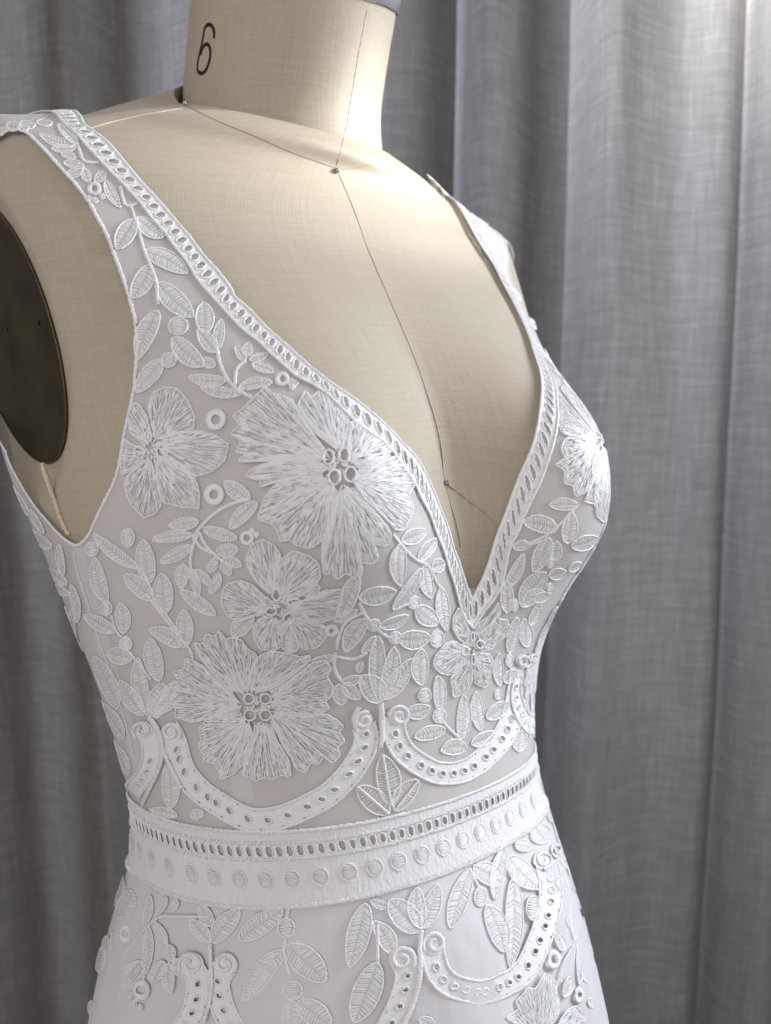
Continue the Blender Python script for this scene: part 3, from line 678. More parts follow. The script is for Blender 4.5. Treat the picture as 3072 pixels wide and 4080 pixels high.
def scallop(px, hw, eye, tile, eye_r=15, ends=True):
    """curved eyelet band: px centre line, hw half width, eye eyelet places (tile pixels)"""
    s = TILE[tile][2] if tile else 1.; C = smooth_curve(px, 6); C = resample(C, n=60)
    T = np.gradient(C, axis=0); T /= np.linalg.norm(T, axis=1)[:, None]; Nn = np.stack([-T[:, 1], T[:, 0]], 1)
    P1, N1, _ = castmany(C-Nn*hw); P2, N2, _ = castmany(C+Nn*hw)
    L = np.concatenate([[0], np.cumsum(np.linalg.norm(np.diff(C, axis=0), axis=1))]); cs = []
    for e in eye:
        d_ = np.linalg.norm(C-np.array(e), axis=1); cs.append(L[d_.argmin()]/L[-1])
    cs = np.unique(np.clip(sorted(cs), .012, .988)); cs = [c for i, c in enumerate(cs) if i == 0 or c-cs[i-1] > .012]
    o, rp, pa = strip(P1, N1, P2, N2, 'scallop_band', DRESS, 0, (eye_r/L[-1], eye_r/(2*hw)), holes=cs, edge=.0007, lift=.0004)
    eyelets_of(o, rp, .0005)
    reg(o, P1); return o

# ---- trims along the neckline (ladder of small holes between two cords)
def trim(n_, i_, cells):
    o, rp, pa = strip(n_[0], n_[1], i_[0], i_[1], 'neckline_trim', DRESS, cells, (.7, .29), 'lace', .0007, .0009)
    mb = MB()
    for Pi, Ni in rp:
        A = resample(np.hstack([Pi+Ni*.0002, Ni]), n=14, closed=True); mb.tube(A[:, :3], A[:, 3:], .00046, 5, .8, True, .25)
    e = mb.build('ladder_stitching', 'lace', o); e['kind'] = 'stuff'
    return o
def lenc(P): return seg_len(P)
trim(nR, iR, int(lenc(nR[0])/.0050)); trim(nL, iL, int(lenc(nL[0])/.0057))
# armhole binding, both sides
def binding(loop, sg):
    L = resample(np.vstack([loop, loop[:1]]), n=420); P = gridpt(L[:, 1], 180+sg*L[:, 0]); N = gridpt(L[:, 1], 180+sg*L[:, 0], GN)
    N /= np.linalg.norm(N, axis=1)[:, None]; P = P+N*(OFF+.0002)
    mb = MB(); mb.tube(P, N, .0008, 6, .5, True, .10); fuzz(mb, P, N, 160); mb.build('armhole_binding', 'band', DRESS)
binding(AH, 1); binding(AHL, -1)

# ---- waistband
def waistband():
    root = bpy.data.objects.new('waistband', None); COL.objects.link(root); root.parent = DRESS
    n = 361; f = np.linspace(-np.pi, np.pi, n)
    def band(t0, t1, name, h0=.0006, h1=.0006):
        k = 4; T = np.linspace(t0, t1, k); P = np.array([beltpt(f, t, h0+(h1-h0)*i/(k-1))[0] for i, t in enumerate(T)])
        obj(name, P.reshape(-1, 3), [(r*n+c, r*n+c+1, (r+1)*n+c+1, (r+1)*n+c) for r in range(k-1) for c in range(n-1)], 'belt', root)
    LADC, LADH = .722, .105
    band(0, LADC-LADH, 'lower_panel'); band(LADC+LADH, 1, 'upper_panel')
    # ladder: each cell a frame round a hole
    fine = np.linspace(-np.pi, np.pi, 2000); P, _ = beltpt(fine, LADC, 0.); L = np.concatenate([[0], np.cumsum(np.linalg.norm(np.diff(P, axis=0), axis=1))])
    nc = int(L[-1]/.0046); cen = np.interp((np.arange(nc)+.5)/nc*L[-1], L, fine); wd = 2*np.pi*.5/nc
    m_ = 16; a = np.arange(m_)*2*math.pi/m_; sq = np.stack([np.cos(a), np.sin(a)], 1); sq /= np.abs(sq).max(1)[:, None]
    mb = MB(); st = MB(); edges = np.concatenate([[-np.pi], (cen[1:]+cen[:-1])/2, [np.pi]])
    for c, l, r in zip(cen, edges[:-1], edges[1:]):
        x = np.where(sq[:, 0] > 0, c+sq[:, 0]*(r-c), c+sq[:, 0]*(c-l)); Po, No = beltpt(x, LADC+sq[:, 1]*LADH, .0006)
        j = RNG.uniform(.92, 1.08)
        Pi, Ni = beltpt(c+np.sign(np.cos(a))*np.abs(np.cos(a))**.8*(r-l)*.34*j, LADC+np.sign(np.sin(a))*np.abs(np.sin(a))**.8*LADH*.74*j, .0006)
        mb.add(np.concatenate([Po, Pi]), [(i, (i+1) % m_, m_+(i+1) % m_, m_+i) for i in range(m_)])
        A = resample(np.hstack([Pi+Ni*.0002, Ni]), n=16, closed=True); st.tube(A[:, :3], A[:, 3:], .00042, 5, .8, True, .22)
    lad = mb.build('ladder', 'lace', root); s_ = st.build('ladder_stitching', 'lace', lad); s_['kind'] = 'stuff'
    # cords and satin-stitched edges
    for t, r, nm in ((.018, .0009, 'bottom_cord'), (.985, .0009, 'top_cord'), (LADC-LADH, .0006, 'ladder_cord'), (LADC+LADH, .0006, 'ladder_cord')):
        ff = np.linspace(-np.pi, np.pi, 1150)[:-1]; P, N = beltpt(ff, t, .0007); e = MB(); e.tube(P, N, r, 6, .5, True, .14); e.build(nm, 'lace', root)
    # short loose stitches along cords (satin stitch)
    for t0, t1, nm in ((-.005, .055, 'bottom_stitching'), (.955, 1.015, 'top_stitching'), (LADC-LADH-.035, LADC-LADH+.03, 'ladder_edge_stitching'), (LADC+LADH-.03, LADC+LADH+.04, 'ladder_edge_stitching')):
        k = 900; ff = np.linspace(-np.pi, np.pi, k)+RNG.normal(0, .0008, k); T = np.linspace(t0, t1, 3)[None]+RNG.normal(0, .006, (k, 1)); P, N = beltpt(np.broadcast_to(ff[:, None], (k, 3)), T, .0012+np.array([-.0006, .0002, -.0006])[None])
        e = MB(); e.ribbons(P, N, RNG.uniform(.00022, .0004, k), .0003); fuzz(e, P[:, 1], N[:, 1], 500); q = e.build(nm, 'lace', root); q['kind'] = 'stuff'
    # embroidered dots: those seen in the photo, then evenly on round the back
    seen = tl('I', '545 600 655 625 800 655 945 690 1110 705 1280 710 1455 720 1635 700')+tl('H', '155 1325 320 1285 475 1255 625 1200 765 1160 890 1105 1003 1050 1100 990 1190 935 1270 875 1340 820 1400 740')
    P, N, U = castmany(seen); fs = np.sort(np.radians(U[:, 1]-180)); stp = np.median(np.diff(fs))
    rest = np.arange(fs[-1]+stp, fs[0]+2*np.pi-stp*.6, stp); allf = np.concatenate([fs, rest])
    for c in allf:
        c0, n0 = beltpt(np.array([c]), .353, .0007); zc = (zT(np.array([c]))-zB(np.array([c])))[0]; ra = .0063; ry = .118
        P, N = beltpt(np.array([c-.01, c+.01]), .353, 0.); dl = np.linalg.norm(P[1]-P[0])/.02
        a = np.arange(22)*2*math.pi/22; E, EN = beltpt(c+np.cos(a)*.0036/dl*1.0, .353+np.sin(a)*ry, .0009); e = MB()
        A = resample(np.hstack([E, EN]), step=.0005, closed=True); e.tube(A[:, :3], A[:, 3:], .00042, 6, .6, True, .22)
        C = c0[0]; V = np.concatenate([C+(E-C)*k+n0[0]*h for k, h in ((0, .0002), (.6, .0002), (1, .0))]); e.add(V, [(q*22+i, q*22+(i+1) % 22, (q+1)*22+(i+1) % 22, (q+1)*22+i) for q in range(2) for i in range(22)], 1)
        Q = []
        for k in np.linspace(-.8, .8, 13):
            x = math.sqrt(1-k*k)*.8; j = RNG.normal(0, .05); Q.append([C+(E[5]-C)*(k+j*q)+(E[0]-C)*x*q+n0[0]*(.0004) for q in (-1, -.3, .3, 1)])
        e.ribbons(np.array(Q), np.tile(n0[0], (13, 4, 1)), .0002, .0003); e.build('dot', 'lace', root, 'dotfill')
waistband()

# ---- eyelet scallops
def scroll(c, r, tile, turn=1, start=0., loops=1.35):
    s = TILE[tile][2]; x, y = tl(tile, [c])[0]; r = r/s
    a = np.linspace(0, loops*2*math.pi, 26); rad = r*(1-.72*a/a[-1]); px = np.stack([x+rad*np.cos(start+turn*a), y+rad*np.sin(start+turn*a)], 1)
    P, N, U = castmany(px); A = resample(np.hstack([P+N*(OFF+.0010), N]), step=.0006); mb = MB(); mb.tube(A[:, :3], A[:, 3:], .0008, 6, .6, False, .1, .06); satin(mb, A[:, :3], A[:, 3:], .00095)
    E = ellipse((x, y), r, r, 20); P, N, U = castmany(E); C = P.mean(0); V = np.concatenate([C+(P-C)*k+N*(OFF+.0006) for k in (.02, 1)])
    mb.add(V, [(i, (i+1) % 20, 20+(i+1) % 20, 20+i) for i in range(20)])
    return reg(mb.build('scroll', 'lace', DRESS), P)
SC = []
def sc(tile, centre, hw, eye, extra=None, er=14):
    px = tl(tile, centre) if tile else centre; e = tl(tile, eye) if tile and isinstance(eye, str) else eye
    scallop(px, hw, e, tile, er)
big = tl('G', '800 640 835 700 865 785 885 868 925 957 992 1038 1065 1103 1145 1155 1230 1208')+[(1005, 3254), (1082, 3255), (1162, 3232), (1224, 3203), (1287, 3170), (1336, 3130), (1381, 3080), (1417, 3027), (1443, 2975), (1453, 2925), (1440, 2880)]
sc(None, big, 44, tl('G', '865 785 885 868 925 957 992 1038 1065 1103 1145 1155 1230 1208')+big[9:-1])
sc('H', '415 240 437 350 460 422 503 488 572 545 635 585 707 620 785 628 863 620 945 586 1027 522 1085 465 1135 400 1175 325 1205 245 1227 160 1243 80 1255 -10 1262 -80', 42, '437 350 460 422 503 488 572 545 635 585 707 620 785 628 863 620 945 586 1027 522 1085 465 1135 400 1175 325 1205 245 1227 160 1243 80 1255 0', er=13)
sc('G', '655 640 690 720 702 785 700 852 680 925 648 985 600 1040 570 1090', 34, '692 785 697 852 677 920 648 975', er=11)
sc('F', '1180 990 1186 1080 1180 1180 1190 1270 1195 1370 1190 1460 1185 1560', 20, '1185 1080 1182 1180 1190 1260 1195 1340 1190 1420', er=8)
sc('I', '790 1270 840 1340 845 1400 838 1475 815 1560 770 1650 720 1730', 44, '845 1380 838 1475 815 1565 765 1650', er=13)
sc('I', '1020 1270 978 1340 970 1400 985 1475 1015 1570 1060 1660 1110 1740', 44, '970 1380 985 1475 1010 1570 1060 1660', er=13)
sc('J', '340 1230 365 1335 350 1430 315 1530 265 1640 210 1740', 46, '365 1335 350 1430 315 1530 265 1640', er=13)
sc('J', '520 1150 540 1250 572 1330 625 1385 690 1417 760 1436 828 1446 908 1432 985 1400 1070 1355 1135 1290 1180 1205 1215 1120 1245 1040 1270 955 1290 860 1292 770 1285 690 1270 620', 44, '540 1250 572 1330 625 1385 690 1417 760 1436 828 1446 908 1432 985 1400 1070 1355 1135 1290 1180 1205 1215 1120 1245 1040 1270 955 1290 860 1292 770 1287 690', er=13)
for a in ((('G', (645, 660), 62, 1, 2.2)), ('G', (830, 670), 66, -1, .6), ('H', (235, 260), 60, -1, 5.2), ('H', (465, 235), 72, 1, 3.4), ('F', (1108, 1045), 48, -1, 1.2), ('F', (1180, 1020), 28, 1, 1.2),
          ('I', (800, 1255), 82, 1, 2.6), ('I', (1022, 1250), 76, -1, .6), ('J', (328, 1225), 86, -1, .6), ('J', (535, 1125), 78, 1, 2.6), ('J', (1240, 585), 62, -1, 1.5), ('J', (1330, 520), 45, 1, 1.5)):
    scroll(a[1], a[2], a[0], a[3], a[4])
for t, p in (('G', '700 575 745 640 770 720 785 800 840 920 900 1040'), ('G', '690 575 740 660 770 760 772 850 740 950 690 1060 650 1150'), ('H', '345 150 345 260 350 370 345 440'), ('E', '1510 1150 1520 1250 1520 1400'),
             ('I', '925 1120 930 1250 935 1400 915 1520 880 1640'), ('J', '450 1040 440 1160 445 1280 430 1400 390 1540 330 1660'), ('H', '205 170 170 240 190 330'), ('J', '1050 620 1240 700')):
    if t == 'J' and p.startswith('1050'): continue
    stem(tl(t, p), .0012, None, 'stem', .6, .0009)

# ---- flowers
def P_(s):
    v = [float(q) for q in s.split()]; return list(zip(v[0::2], v[1::2]))
flower('flower', [((690, 740), P_('650 670 560 560 470 440 450 370 390 330 300 310 270 262 180 350 130 400 60 450 110 510 50 560 120 610 90 680 150 690 90 740 180 740 240 720 370 700 600 710')),
    ((680, 790), P_('610 730 420 722 250 760 180 790 150 830 250 860 240 905 300 880 400 850 520 825 640 820')),
    ((700, 870), P_('640 830 450 840 340 890 280 960 250 1050 230 1110 320 1130 360 1180 380 1250 430 1230 480 1270 570 1290 640 1240 690 1150 720 1050 735 930')),
    ((760, 890), P_('740 930 720 1060 690 1160 640 1260 640 1380 650 1460 700 1440 730 1490 790 1440 870 1500 890 1420 880 1370 950 1390 990 1350 960 1260 1040 1280 1070 1230 1050 1170 960 1060 890 980 830 910')),
    ((820, 860), P_('840 900 920 1010 1020 1100 1090 1180 1140 1180 1190 1090 1200 1020 1170 960 1210 900 1170 850 1180 780 1110 750 1080 710 1000 760 920 800 850 810')),
    ((800, 740), P_('860 800 950 780 1040 720 1060 670 1000 610 920 560 860 500 810 500 790 620 790 680')),
    ((740, 690), P_('690 640 600 580 520 480 470 390 520 300 560 340 600 300 650 330 720 400 800 480 790 600 770 680'))],
    [(672, 720, 33, 44), (770, 708, 33, 42), (710, 845, 36, 46), (810, 828, 36, 46)], 'C', 1.15, .0004)
flower('flower', [((650, 1080), P_('560 1060 470 990 380 880 330 800 310 740 370 750 385 680 440 700 480 660 520 720 560 700 620 720 660 780 700 800 720 830 690 890 660 960 650 1060')),
    ((690, 1070), P_('655 1050 680 900 720 830 800 790 900 800 1000 830 1060 810 1050 860 970 930 880 1000 790 1050')),
    ((800, 1110), P_('800 1060 900 1000 1000 920 1060 870 1150 850 1190 900 1160 960 1200 1020 1190 1090 1150 1130 1180 1170 1140 1200 1040 1240 930 1220 850 1190 800 1150')),
    ((800, 1190), P_('850 1200 950 1235 1050 1240 1150 1210 1230 1260 1270 1300 1240 1340 1280 1400 1230 1440 1250 1500 1200 1550 1140 1500 1110 1560 1060 1540 1030 1610 960 1580 940 1520 880 1430 850 1350 800 1260')),
    ((740, 1260), P_('700 1270 690 1400 670 1500 640 1540 620 1620 690 1640 700 1666 760 1640 830 1650 880 1620 930 1640 930 1540 890 1470 850 1400 800 1280')),
    ((660, 1250), P_('620 1210 480 1220 400 1240 340 1310 360 1380 340 1430 380 1490 370 1530 440 1540 480 1600 480 1650 560 1620 640 1540 680 1440 695 1330')),
    ((620, 1150), P_('610 1200 480 1215 380 1250 300 1270 240 1250 180 1230 200 1180 150 1140 210 1090 160 1020 220 1000 170 930 250 920 250 840 310 860 380 900 460 990 560 1070'))],
    [(665, 1105, 33, 34), (770, 1105, 34, 35), (668, 1215, 36, 37), (770, 1215, 35, 36)], 'E', 1.15, .0004)
flower('flower', [((830, 420), P_('800 410 720 340 660 240 660 170 690 100 760 70 830 100 880 170 840 240 835 330 850 390')),
    ((870, 430), P_('850 390 840 280 880 190 960 140 1060 170 1120 220 1130 300 1080 380 980 440 900 470')),
    ((920, 490), P_('940 470 1050 450 1150 390 1270 380 1250 480 1220 560 1130 600 1040 580 960 540')),
    ((930, 560), P_('960 560 1040 590 1120 610 1180 640 1160 700 1100 770 1010 780 960 720 890 680 885 600')),
    ((830, 560), P_('870 580 885 680 880 750 830 790 740 780 700 710 690 650 720 590 790 550')),
    ((790, 520), P_('770 550 690 560 600 600 530 560 490 480 500 400 540 350 620 330 700 360 770 430 830 470'))],
    [(850, 415, 28, 40), (810, 525, 36, 24), (925, 570, 34, 36), (965, 465, 46, 22)], 'E', 1.0, .0002)
flower('flower', [((390, 930), P_('400 900 340 720 370 620 450 590 530 600 600 680 645 780 640 870 440 900')),
    ((410, 970), P_('430 920 520 880 650 870 780 900 870 960 850 1060 770 1130 660 1165 560 1090 440 1030')),
    ((385, 1030), P_('400 1040 480 1040 580 1090 660 1180 685 1260 680 1370 560 1360 450 1330 410 1200')),
    ((360, 1035), P_('340 1050 250 1100 190 1190 200 1280 250 1360 320 1430 400 1400 440 1330 410 1180')),
    ((335, 1000), P_('330 990 250 960 185 915 165 1050 170 1150 240 1120 320 1040')),
    ((350, 940), P_('330 960 230 880 210 770 240 690 290 700 340 780 370 900'))],
    [(290, 1005, 34, 36), (440, 1000, 36, 38), (350, 905, 22, 36)], 'B', .8)
flower('flower', [((740, 970), P_('720 950 650 910 590 930 530 1000 515 1070 560 1120 620 1140 690 1080 740 1020')),
    ((765, 1030), P_('740 1030 680 1090 630 1150 640 1220 650 1290 720 1260 770 1190 780 1100')),
    ((785, 1030), P_('785 1110 790 1190 850 1220 890 1190 900 1120 920 1050 880 990 820 990')),
    ((830, 930), P_('840 980 920 960 950 900 960 830 930 780 870 810 810 870')),
    ((760, 890), P_('740 930 680 900 640 830 640 760 680 690 720 760 760 850')),
    ((800, 880), P_('790 860 820 790 890 740 950 650 965 720 900 800')),
    ((930, 850), P_('940 930 1000 870 1030 820 1010 770 950 760'))],
    [(725, 975, 25, 28), (825, 930, 25, 26), (775, 880, 11, 30), (778, 1030, 11, 36)], 'F', .9, .0003)
flower('flower', [((1080, 590), P_('1085 600 980 590 880 570 852 500 852 400 845 285 900 360 980 450 1060 550')),
    ((1080, 560), P_('1060 540 960 410 860 270 900 235 980 290 1050 400 1100 500')),
    ((1100, 620), P_('1080 605 1000 600 900 590 870 660 900 720 830 760 900 800 890 880 950 900 960 970 1030 940 1090 840 1115 700')),
    ((1125, 640), P_('1115 700 1100 830 1060 900 1020 1000 1090 1010 1090 1080 1140 1130 1165 1080 1180 950 1175 800 1155 660'))],
    [(1070, 525, 15, 26), (1102, 615, 15, 24), (1130, 585, 12, 20)], 'M', 1.1, .0003)
flower('flower', [((1230, 1760), P_('1060 1600 990 1620 1080 1560 1060 1510 1100 1470 1140 1420 1190 1430 1250 1320 1290 1350 1330 1390 1330 1450 1350 1500 1340 1600')),
    ((1260, 1770), P_('1345 1640 1400 1560 1460 1540 1500 1600 1480 1666 1520 1720 1420 1800'))], [], 'J', 1.1, .0003)
flower('flower', [((560, 1620), P_('540 1450 520 1350 490 1400 450 1340 430 1400 445 1480 500 1560 540 1660'))], [], 'D', 1.0)

# ---- leaves: base, tip, width (pixels of the enlarged tile)
LEAVES = dict(
 A='150 215 60 205 55; 240 205 140 192 48; 60 225 -20 250 46; 350 190 250 185 46; 20 240 -60 290 50; 200 225 130 218 40; 520 325 390 200 60; 500 330 270 260 55; 510 345 350 350 45; 505 410 415 385 45; 560 470 430 440 55; 550 480 450 520 60; 560 480 595 570 55; 700 500 635 570 60; 700 560 800 740 62; 890 820 780 1015 115; 910 810 1080 940 100; 960 1030 1245 1175 115; 1000 1120 885 1335 120; 1050 1240 1290 1470 130',
 B='490 270 695 460 120; 430 410 260 620 110; 390 90 262 410 120; 700 245 682 40 112; 770 370 650 220 90; 785 350 805 150 68; 850 550 600 525 72; 950 640 680 590 66; 930 600 1140 570 68; 960 430 900 330 60; 970 400 985 305 62; 990 420 1110 380 50; 1010 450 1150 505 58; 770 460 695 410 62; 1010 1310 845 1195 95; 880 1500 1060 1330 88; 680 1450 480 1480 76; 710 1500 930 1560 76; 640 1540 375 1570 70; 1230 560 1310 580 45',
 E='300 110 90 220 76; 460 150 600 130 82; 500 200 625 240 62; 455 190 400 280 62; 490 220 550 300 62; 250 230 230 390 84; 290 260 340 440 58; 310 270 430 370 62; 450 560 220 400 82; 480 290 410 420 62; 690 560 560 700 110; 40 1220 200 1000 120; 1360 300 1250 570 104; 1410 580 1280 800 110; 1470 700 1390 810 54; 1210 590 1360 520 54; 1220 830 1060 860 52; 1260 1000 1390 970 62; 1270 1010 1380 1120 82; 1240 1020 1260 1160 92; 1370 940 1385 870 46',
 F='300 250 460 190 88; 290 270 300 540 98; 410 380 530 245 76; 430 430 250 690 86; 450 410 500 630 86; 500 430 590 400 85; 560 560 605 850 88; 40 610 270 570 112; 400 680 545 800 112; 165 800 350 735 76; 290 890 500 885 122; 440 1200 440 960 108; 560 1370 545 1140 78; 345 1390 500 1350 96; 600 1500 400 1550 88; 740 1620 570 1640 100; 770 1600 920 1520 82; 700 1570 720 1270 88; 830 1510 800 1250 78; 180 1310 160 860 108; 185 1300 260 940 112; 200 1290 385 1020 116; 180 1310 50 1130 150; 1020 990 1075 750 72; 955 1210 955 990 62; 990 1190 1065 1110 72; 870 1430 1015 1325 92; 1140 950 1120 760 90; 1160 800 1230 650 60; 1350 170 1130 130 102; 1410 260 1440 60 92; 1480 20 1300 20 72; 1440 280 1610 225 88; 1300 230 1190 450 102; 1000 560 1130 330 72; 1010 720 1010 500 82; 1110 680 1270 450 132; 1120 670 1250 570 82; 1290 470 1400 440 72; 1420 440 1500 385 50; 1190 640 1300 590 60; 1330 370 1350 250 80; 1060 290 1180 270 60',
 D='950 1090 650 860 76; 1020 1190 980 905 118; 1040 1300 860 1135 104; 1120 1390 1100 1125 124; 1240 1610 1245 1360 108; 1230 1600 1020 1490 98; 740 1320 660 1020 98; 850 1520 830 1320 92; 800 1510 590 1400 84; 460 1140 430 930 52; 480 1200 350 1100 62; 380 960 240 840 72; 500 1270 400 1200 52; 550 1450 510 1200 54; 230 740 120 550 60; 330 860 240 700 40',
 G='750 330 690 50 112; 580 180 410 150 104; 690 570 610 180 104; 650 560 490 330 104; 700 570 780 350 122; 720 580 880 360 92; 480 520 320 170 110; 550 960 440 740 90; 520 720 350 480 90; 830 1180 800 890 108; 870 1230 690 1190 62; 1000 1250 990 1185 82',
 H='1290 400 1290 150 62; 1250 490 1262 350 92; 1320 300 1300 200 40',
 I='1395 1160 1140 1500 132; 1410 1130 1666 1370 170; 1490 1500 1700 1660 150; 1450 1490 1440 1720 120; 925 1110 790 960 92; 930 1110 1110 890 122; 1110 1090 1390 900 132; 930 1000 860 860 84; 520 1010 490 1330 62; 560 980 640 1130 40; 650 1130 660 1240 72; 620 1240 545 1380 78; 650 1250 660 1450 78; 690 1220 750 1340 72; 470 1240 305 1420 92; 490 1000 530 800 52; 570 930 640 810 42; 690 890 700 820 42; 330 950 410 770 112; 310 900 340 690 70; 260 1250 240 1080 62; 190 1320 220 1150 62; 240 1600 240 1300 52; 150 1610 140 1510 52; 290 1300 280 1050 52',
 J='770 640 640 1030 118; 790 620 980 740 132; 990 500 930 840 92; 1020 560 1240 770 142; 1060 480 1175 500 72; 1190 360 1270 470 130; 880 880 990 1185 132; 1050 700 1030 1290 112; 450 1030 420 760 112; 460 1030 560 740 112; 440 1050 240 840 162; 240 880 120 840 62; 270 1190 140 980 112; 90 860 -10 1280 142; 170 1250 20 1640 172; 1380 1480 1420 1350 62; 1430 880 1440 1100 52; 1480 1130 1480 1400 62; 1530 960 1560 1230 44; 1600 1400 1600 1600 60; 540 1660 440 1610 72; 780 1680 790 1600 92; 1330 700 1480 870 84; 1370 480 1410 640 60; 1290 330 1310 240 60; 1350 560 1440 640 60; 1400 700 1500 780 55; 1440 830 1520 900 50; 1500 1000 1570 1080 40; 1400 960 1490 1050 55; 1560 1250 1610 1350 42; 1500 1300 1560 1400 46; 1540 1500 1600 1560 50; 1440 1560 1520 1640 60; 1360 440 1430 520 50; 1380 1180 1330 1060 60; 1530 1130 1590 1200 40',
 L='430 345 520 400 60; 470 400 590 455 60; 520 480 630 540 55; 560 550 660 610 50; 590 630 660 690 44; 650 740 700 800 40; 720 850 760 900 34; 800 1000 850 1070 30; 900 1180 940 1240 30')
for k, txt in LEAVES.items():
    s = TILE[k][2]
    for e in txt.split(';'):
        x0, y0, x1, y1, w = [float(q) for q in e.split()]; (b, t) = tl(k, [(x0, y0), (x1, y1)])
        leaf(b, t, w/s)
for x0, y0, x1, y1, w in ((415, 830, 360, 500, 150), (400, 890, 200, 710, 140), (440, 870, 590, 670, 120)):
    b, t = tl('H', [(x0, y0), (x1, y1)]); leaf(b, t, w/1.666, 2); stem([b, t], .0006, None, 'stem', .7, .0008)
STEMS = dict(A='870 740 920 880 950 1000 1000 1120 1040 1230 1055 1380|800 600 830 720 900 715|650 440 560 430 520 330',
 B='780 350 800 440 850 540 930 620 1030 670|900 580 910 480 960 430|1010 1310 870 1350 760 1420 690 1490 640 1560|640 1560 690 1620 760 1660',
 E='350 20 310 100 290 200 300 300 330 370|350 30 390 110 450 170 500 210|1230 780 1240 700 1290 600 1390 540|1220 830 1330 850 1420 810|1220 800 1215 920 1260 1000|0 430 60 510 130 600 200 690 280 790 300 850',
 F='250 210 320 300 390 370 480 420 530 520 580 590|40 640 80 730 130 790 200 860 260 880|260 690 340 660 385 650|560 1420 620 1490 700 1570|1180 260 1300 200 1400 110 1470 30|1130 250 1180 270 1240 250',
 D='950 1090 1020 1200 1060 1320 1130 1400 1200 1500 1250 1600|770 1400 800 1500 850 1560', G='540 130 600 200 690 320',
 I='1405 1090 1395 1170 1440 1340|1425 890 1412 960|920 940 700 940 600 942 520 1000 430 1100 350 1200 300 1320|490 1330 470 1400|560 985 610 1060 640 1130',
 J='770 650 830 770|1050 620 1050 720|170 1000 170 1250|1440 1150 1380 1260 1360 1380|1480 960 1470 1050 1440 1150|990 470 1000 520')
for k, txt in STEMS.items():
    for e in txt.split('|'): stem(tl(k, e), .0008)
DOTS = 'A 1190 1525 62 60|B 470 415 48 48|E 1062 385 58 58|E 930 748 55 55|F 385 650 38 40|F 130 790 40 40|F 265 880 38 40|F 540 895 44 56|F 465 1270 42 45|F 560 1410 42 46|F 1020 1040 24 42|F 945 1270 22 34|D 880 890 42 58|D 645 965 40 48|D 740 1355 36 46|D 865 1590 40 42|G 535 85 34 44|I 1412 1015 54 64|I 1455 1425 60 62|J 835 825 40 60|J 1180 898 46 78|F 1300 390 26 30|F 1290 545 22 26|F 1060 670 26 40'
for e in DOTS.split('|'):
    k, x, y, rx, ry = e.split(); s = TILE[k][2]; dot(tl(k, [(float(x), float(y))])[0], float(rx)/s, float(ry)/s)
for k, x, y, ro, ri, sy in (('A', 630, 615, 46, 20, 1), ('B', 785, 803, 66, 28, 1.05), ('B', 778, 1280, 68, 26, 1.08), ('B', 1205, 550, 48, 20, 1), ('E', 660, 60, 46, 20, 1), ('E', 1195, 655, 46, 16, .9), ('I', 470, 1430, 58, 30, 1.1), ('I', 365, 1060, 42, 18, 1.4), ('J', 1315, 1235, 46, 22, 1.35), ('J', 1480, 1470, 32, 14, 1.5)):
    s = TILE[k][2]; donut(tl(k, [(x, y)])[0], ro/s, ri/s, sy)
for k, x, y, r in (('A', 590, 680, 20), ('A', 632, 690, 20), ('A', 680, 664, 20), ('B', 1270, 600, 18), ('E', 720, 40, 18), ('E', 690, 15, 16), ('I', 395, 1465, 22), ('I', 418, 1520, 22), ('I', 460, 1545, 20), ('I', 440, 1490, 16)):
    s = TILE[k][2]; dot(tl(k, [(x, y)])[0], r/s, r/s)

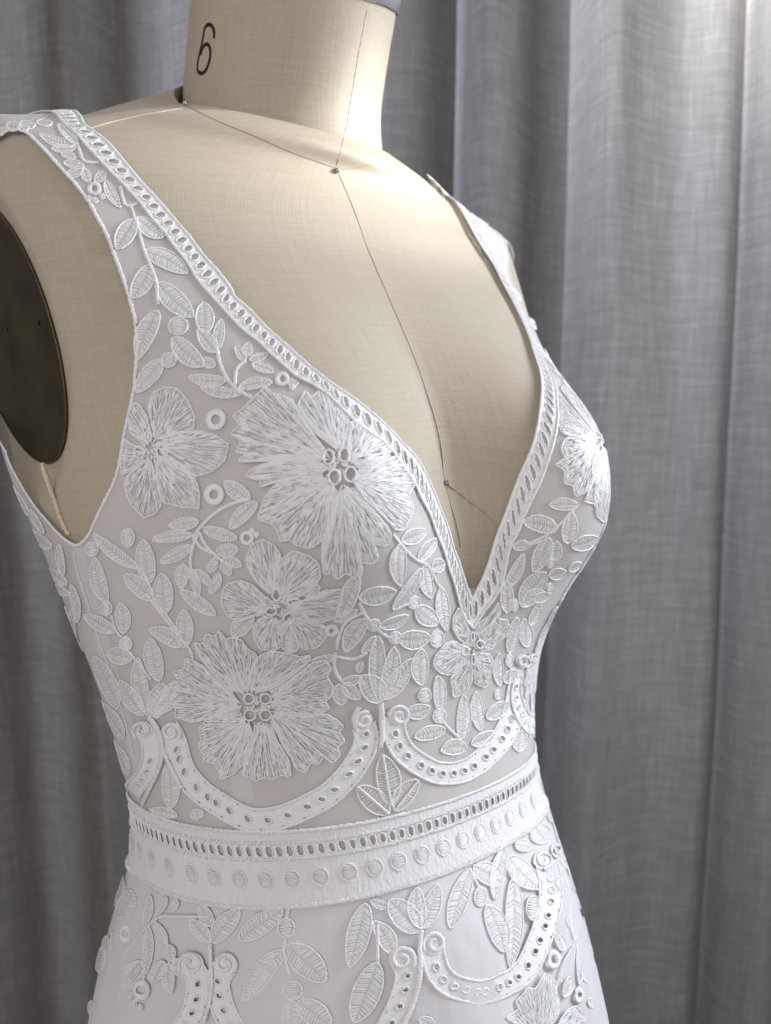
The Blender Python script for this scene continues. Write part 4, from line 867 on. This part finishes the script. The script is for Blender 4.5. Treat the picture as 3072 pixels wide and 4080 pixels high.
# ---- side seam of the dress and the paler folded cloth beside it
def ribbon(name, px, hw, mat, lift):
    C = resample(smooth_curve(px, 6), n=40); T = np.gradient(C, axis=0); T /= np.linalg.norm(T, axis=1)[:, None]; Nn = np.stack([-T[:, 1], T[:, 0]], 1)
    A, NA, _ = castmany(C-Nn*hw); B, NB, _ = castmany(C+Nn*hw); V = np.concatenate([A+NA*(OFF+lift), B+NB*(OFF+lift)]); n = 40
    d_ = np.concatenate([[0], np.cumsum(np.linalg.norm(np.diff(A, axis=0), axis=1))])
    obj(name, V, [(i, i+1, n+i+1, n+i) for i in range(n-1)], mat, DRESS, [(0, q) for q in d_]+[(.012, q) for q in d_])
ribbon('seam_allowance', tl('D', '545 960 560 1080 590 1200 630 1330 680 1480')+tl('G', '380 130 430 300 480 480 530 650 590 820 625 950'), 26, 'strip', -.0006)
ribbon('seam_allowance', tl('E', '560 1100 580 1250 600 1400 615 1550')+tl('G', '1260 900 1275 1000 1290 1150'), 40, 'strip', -.0006)
stem(tl('D', '520 990 550 1130 600 1280 650 1440 700 1600')+tl('G', '420 250 480 440 540 660 590 850'), .00035, None, 'side_seam', .7, .0002, 'band')

# ---- the other half of the dress: the same lace mirrored, wherever the photo cannot see it
def visible(p):
    q = p*np.array([-1, 1, 1]); r = near(q); v = CAM-q; v /= np.linalg.norm(v); u = project(q)
    return (r[1]@v) > .10 and -100 < u[0] < 3172 and -100 < u[1] < 4180
cnt = 0
for o, c in MIRR:
    if c[0] > -.012 or visible(c) or c[2] > Z0+.075: continue
    k = o.copy(); COL.objects.link(k); k.scale = (-1, 1, 1); k.location.x = 0; k.parent = o.parent; cnt += 1
    for ch in o.children:
        g = ch.copy(); COL.objects.link(g); g.parent = k
print('mirrored', cnt, 'of', len(MIRR))

# ------------------------------------------------------------------ pins
def pin(px, label, r=.0014):
    P, N = onform(px); mb = MB(); a = np.arange(14)*2*math.pi/14; B = np.cross(N, [0, 0, 1]); B /= np.linalg.norm(B); T = np.cross(B, N)
    prof = [(.0008, -.012), (.0006, -.002), (.0007, .0), (r, .0004), (r*1.02, .0010), (r*.8, .0018), (r*.4, .0023), (.00002, .0024)]
    V = np.array([P+N*h+(B*math.cos(q)+T*math.sin(q))*k for k, h in prof for q in a]); n = 14
    mb.add(V, [(i*n+j, i*n+(j+1) % n, (i+1)*n+(j+1) % n, (i+1)*n+j) for i in range(len(prof)-1) for j in range(n)])
    o = mb.build('dressmaking_pin', 'pin'); o['label'] = label; o['category'] = 'pin'; o['group'] = 'steel pins pushed into the form'
pin(tl('K', [(1122, 1032)])[0], 'steel pin head at the hollow of the neck where the seams meet')
pin(tl('C', [(1457, 876)])[0], 'steel pin head on the centre seam between the bust cups', .0013)
pin(tl('K', [(208, 636)])[0], 'dark steel pin at the shoulder end of the neck seam', .0010)
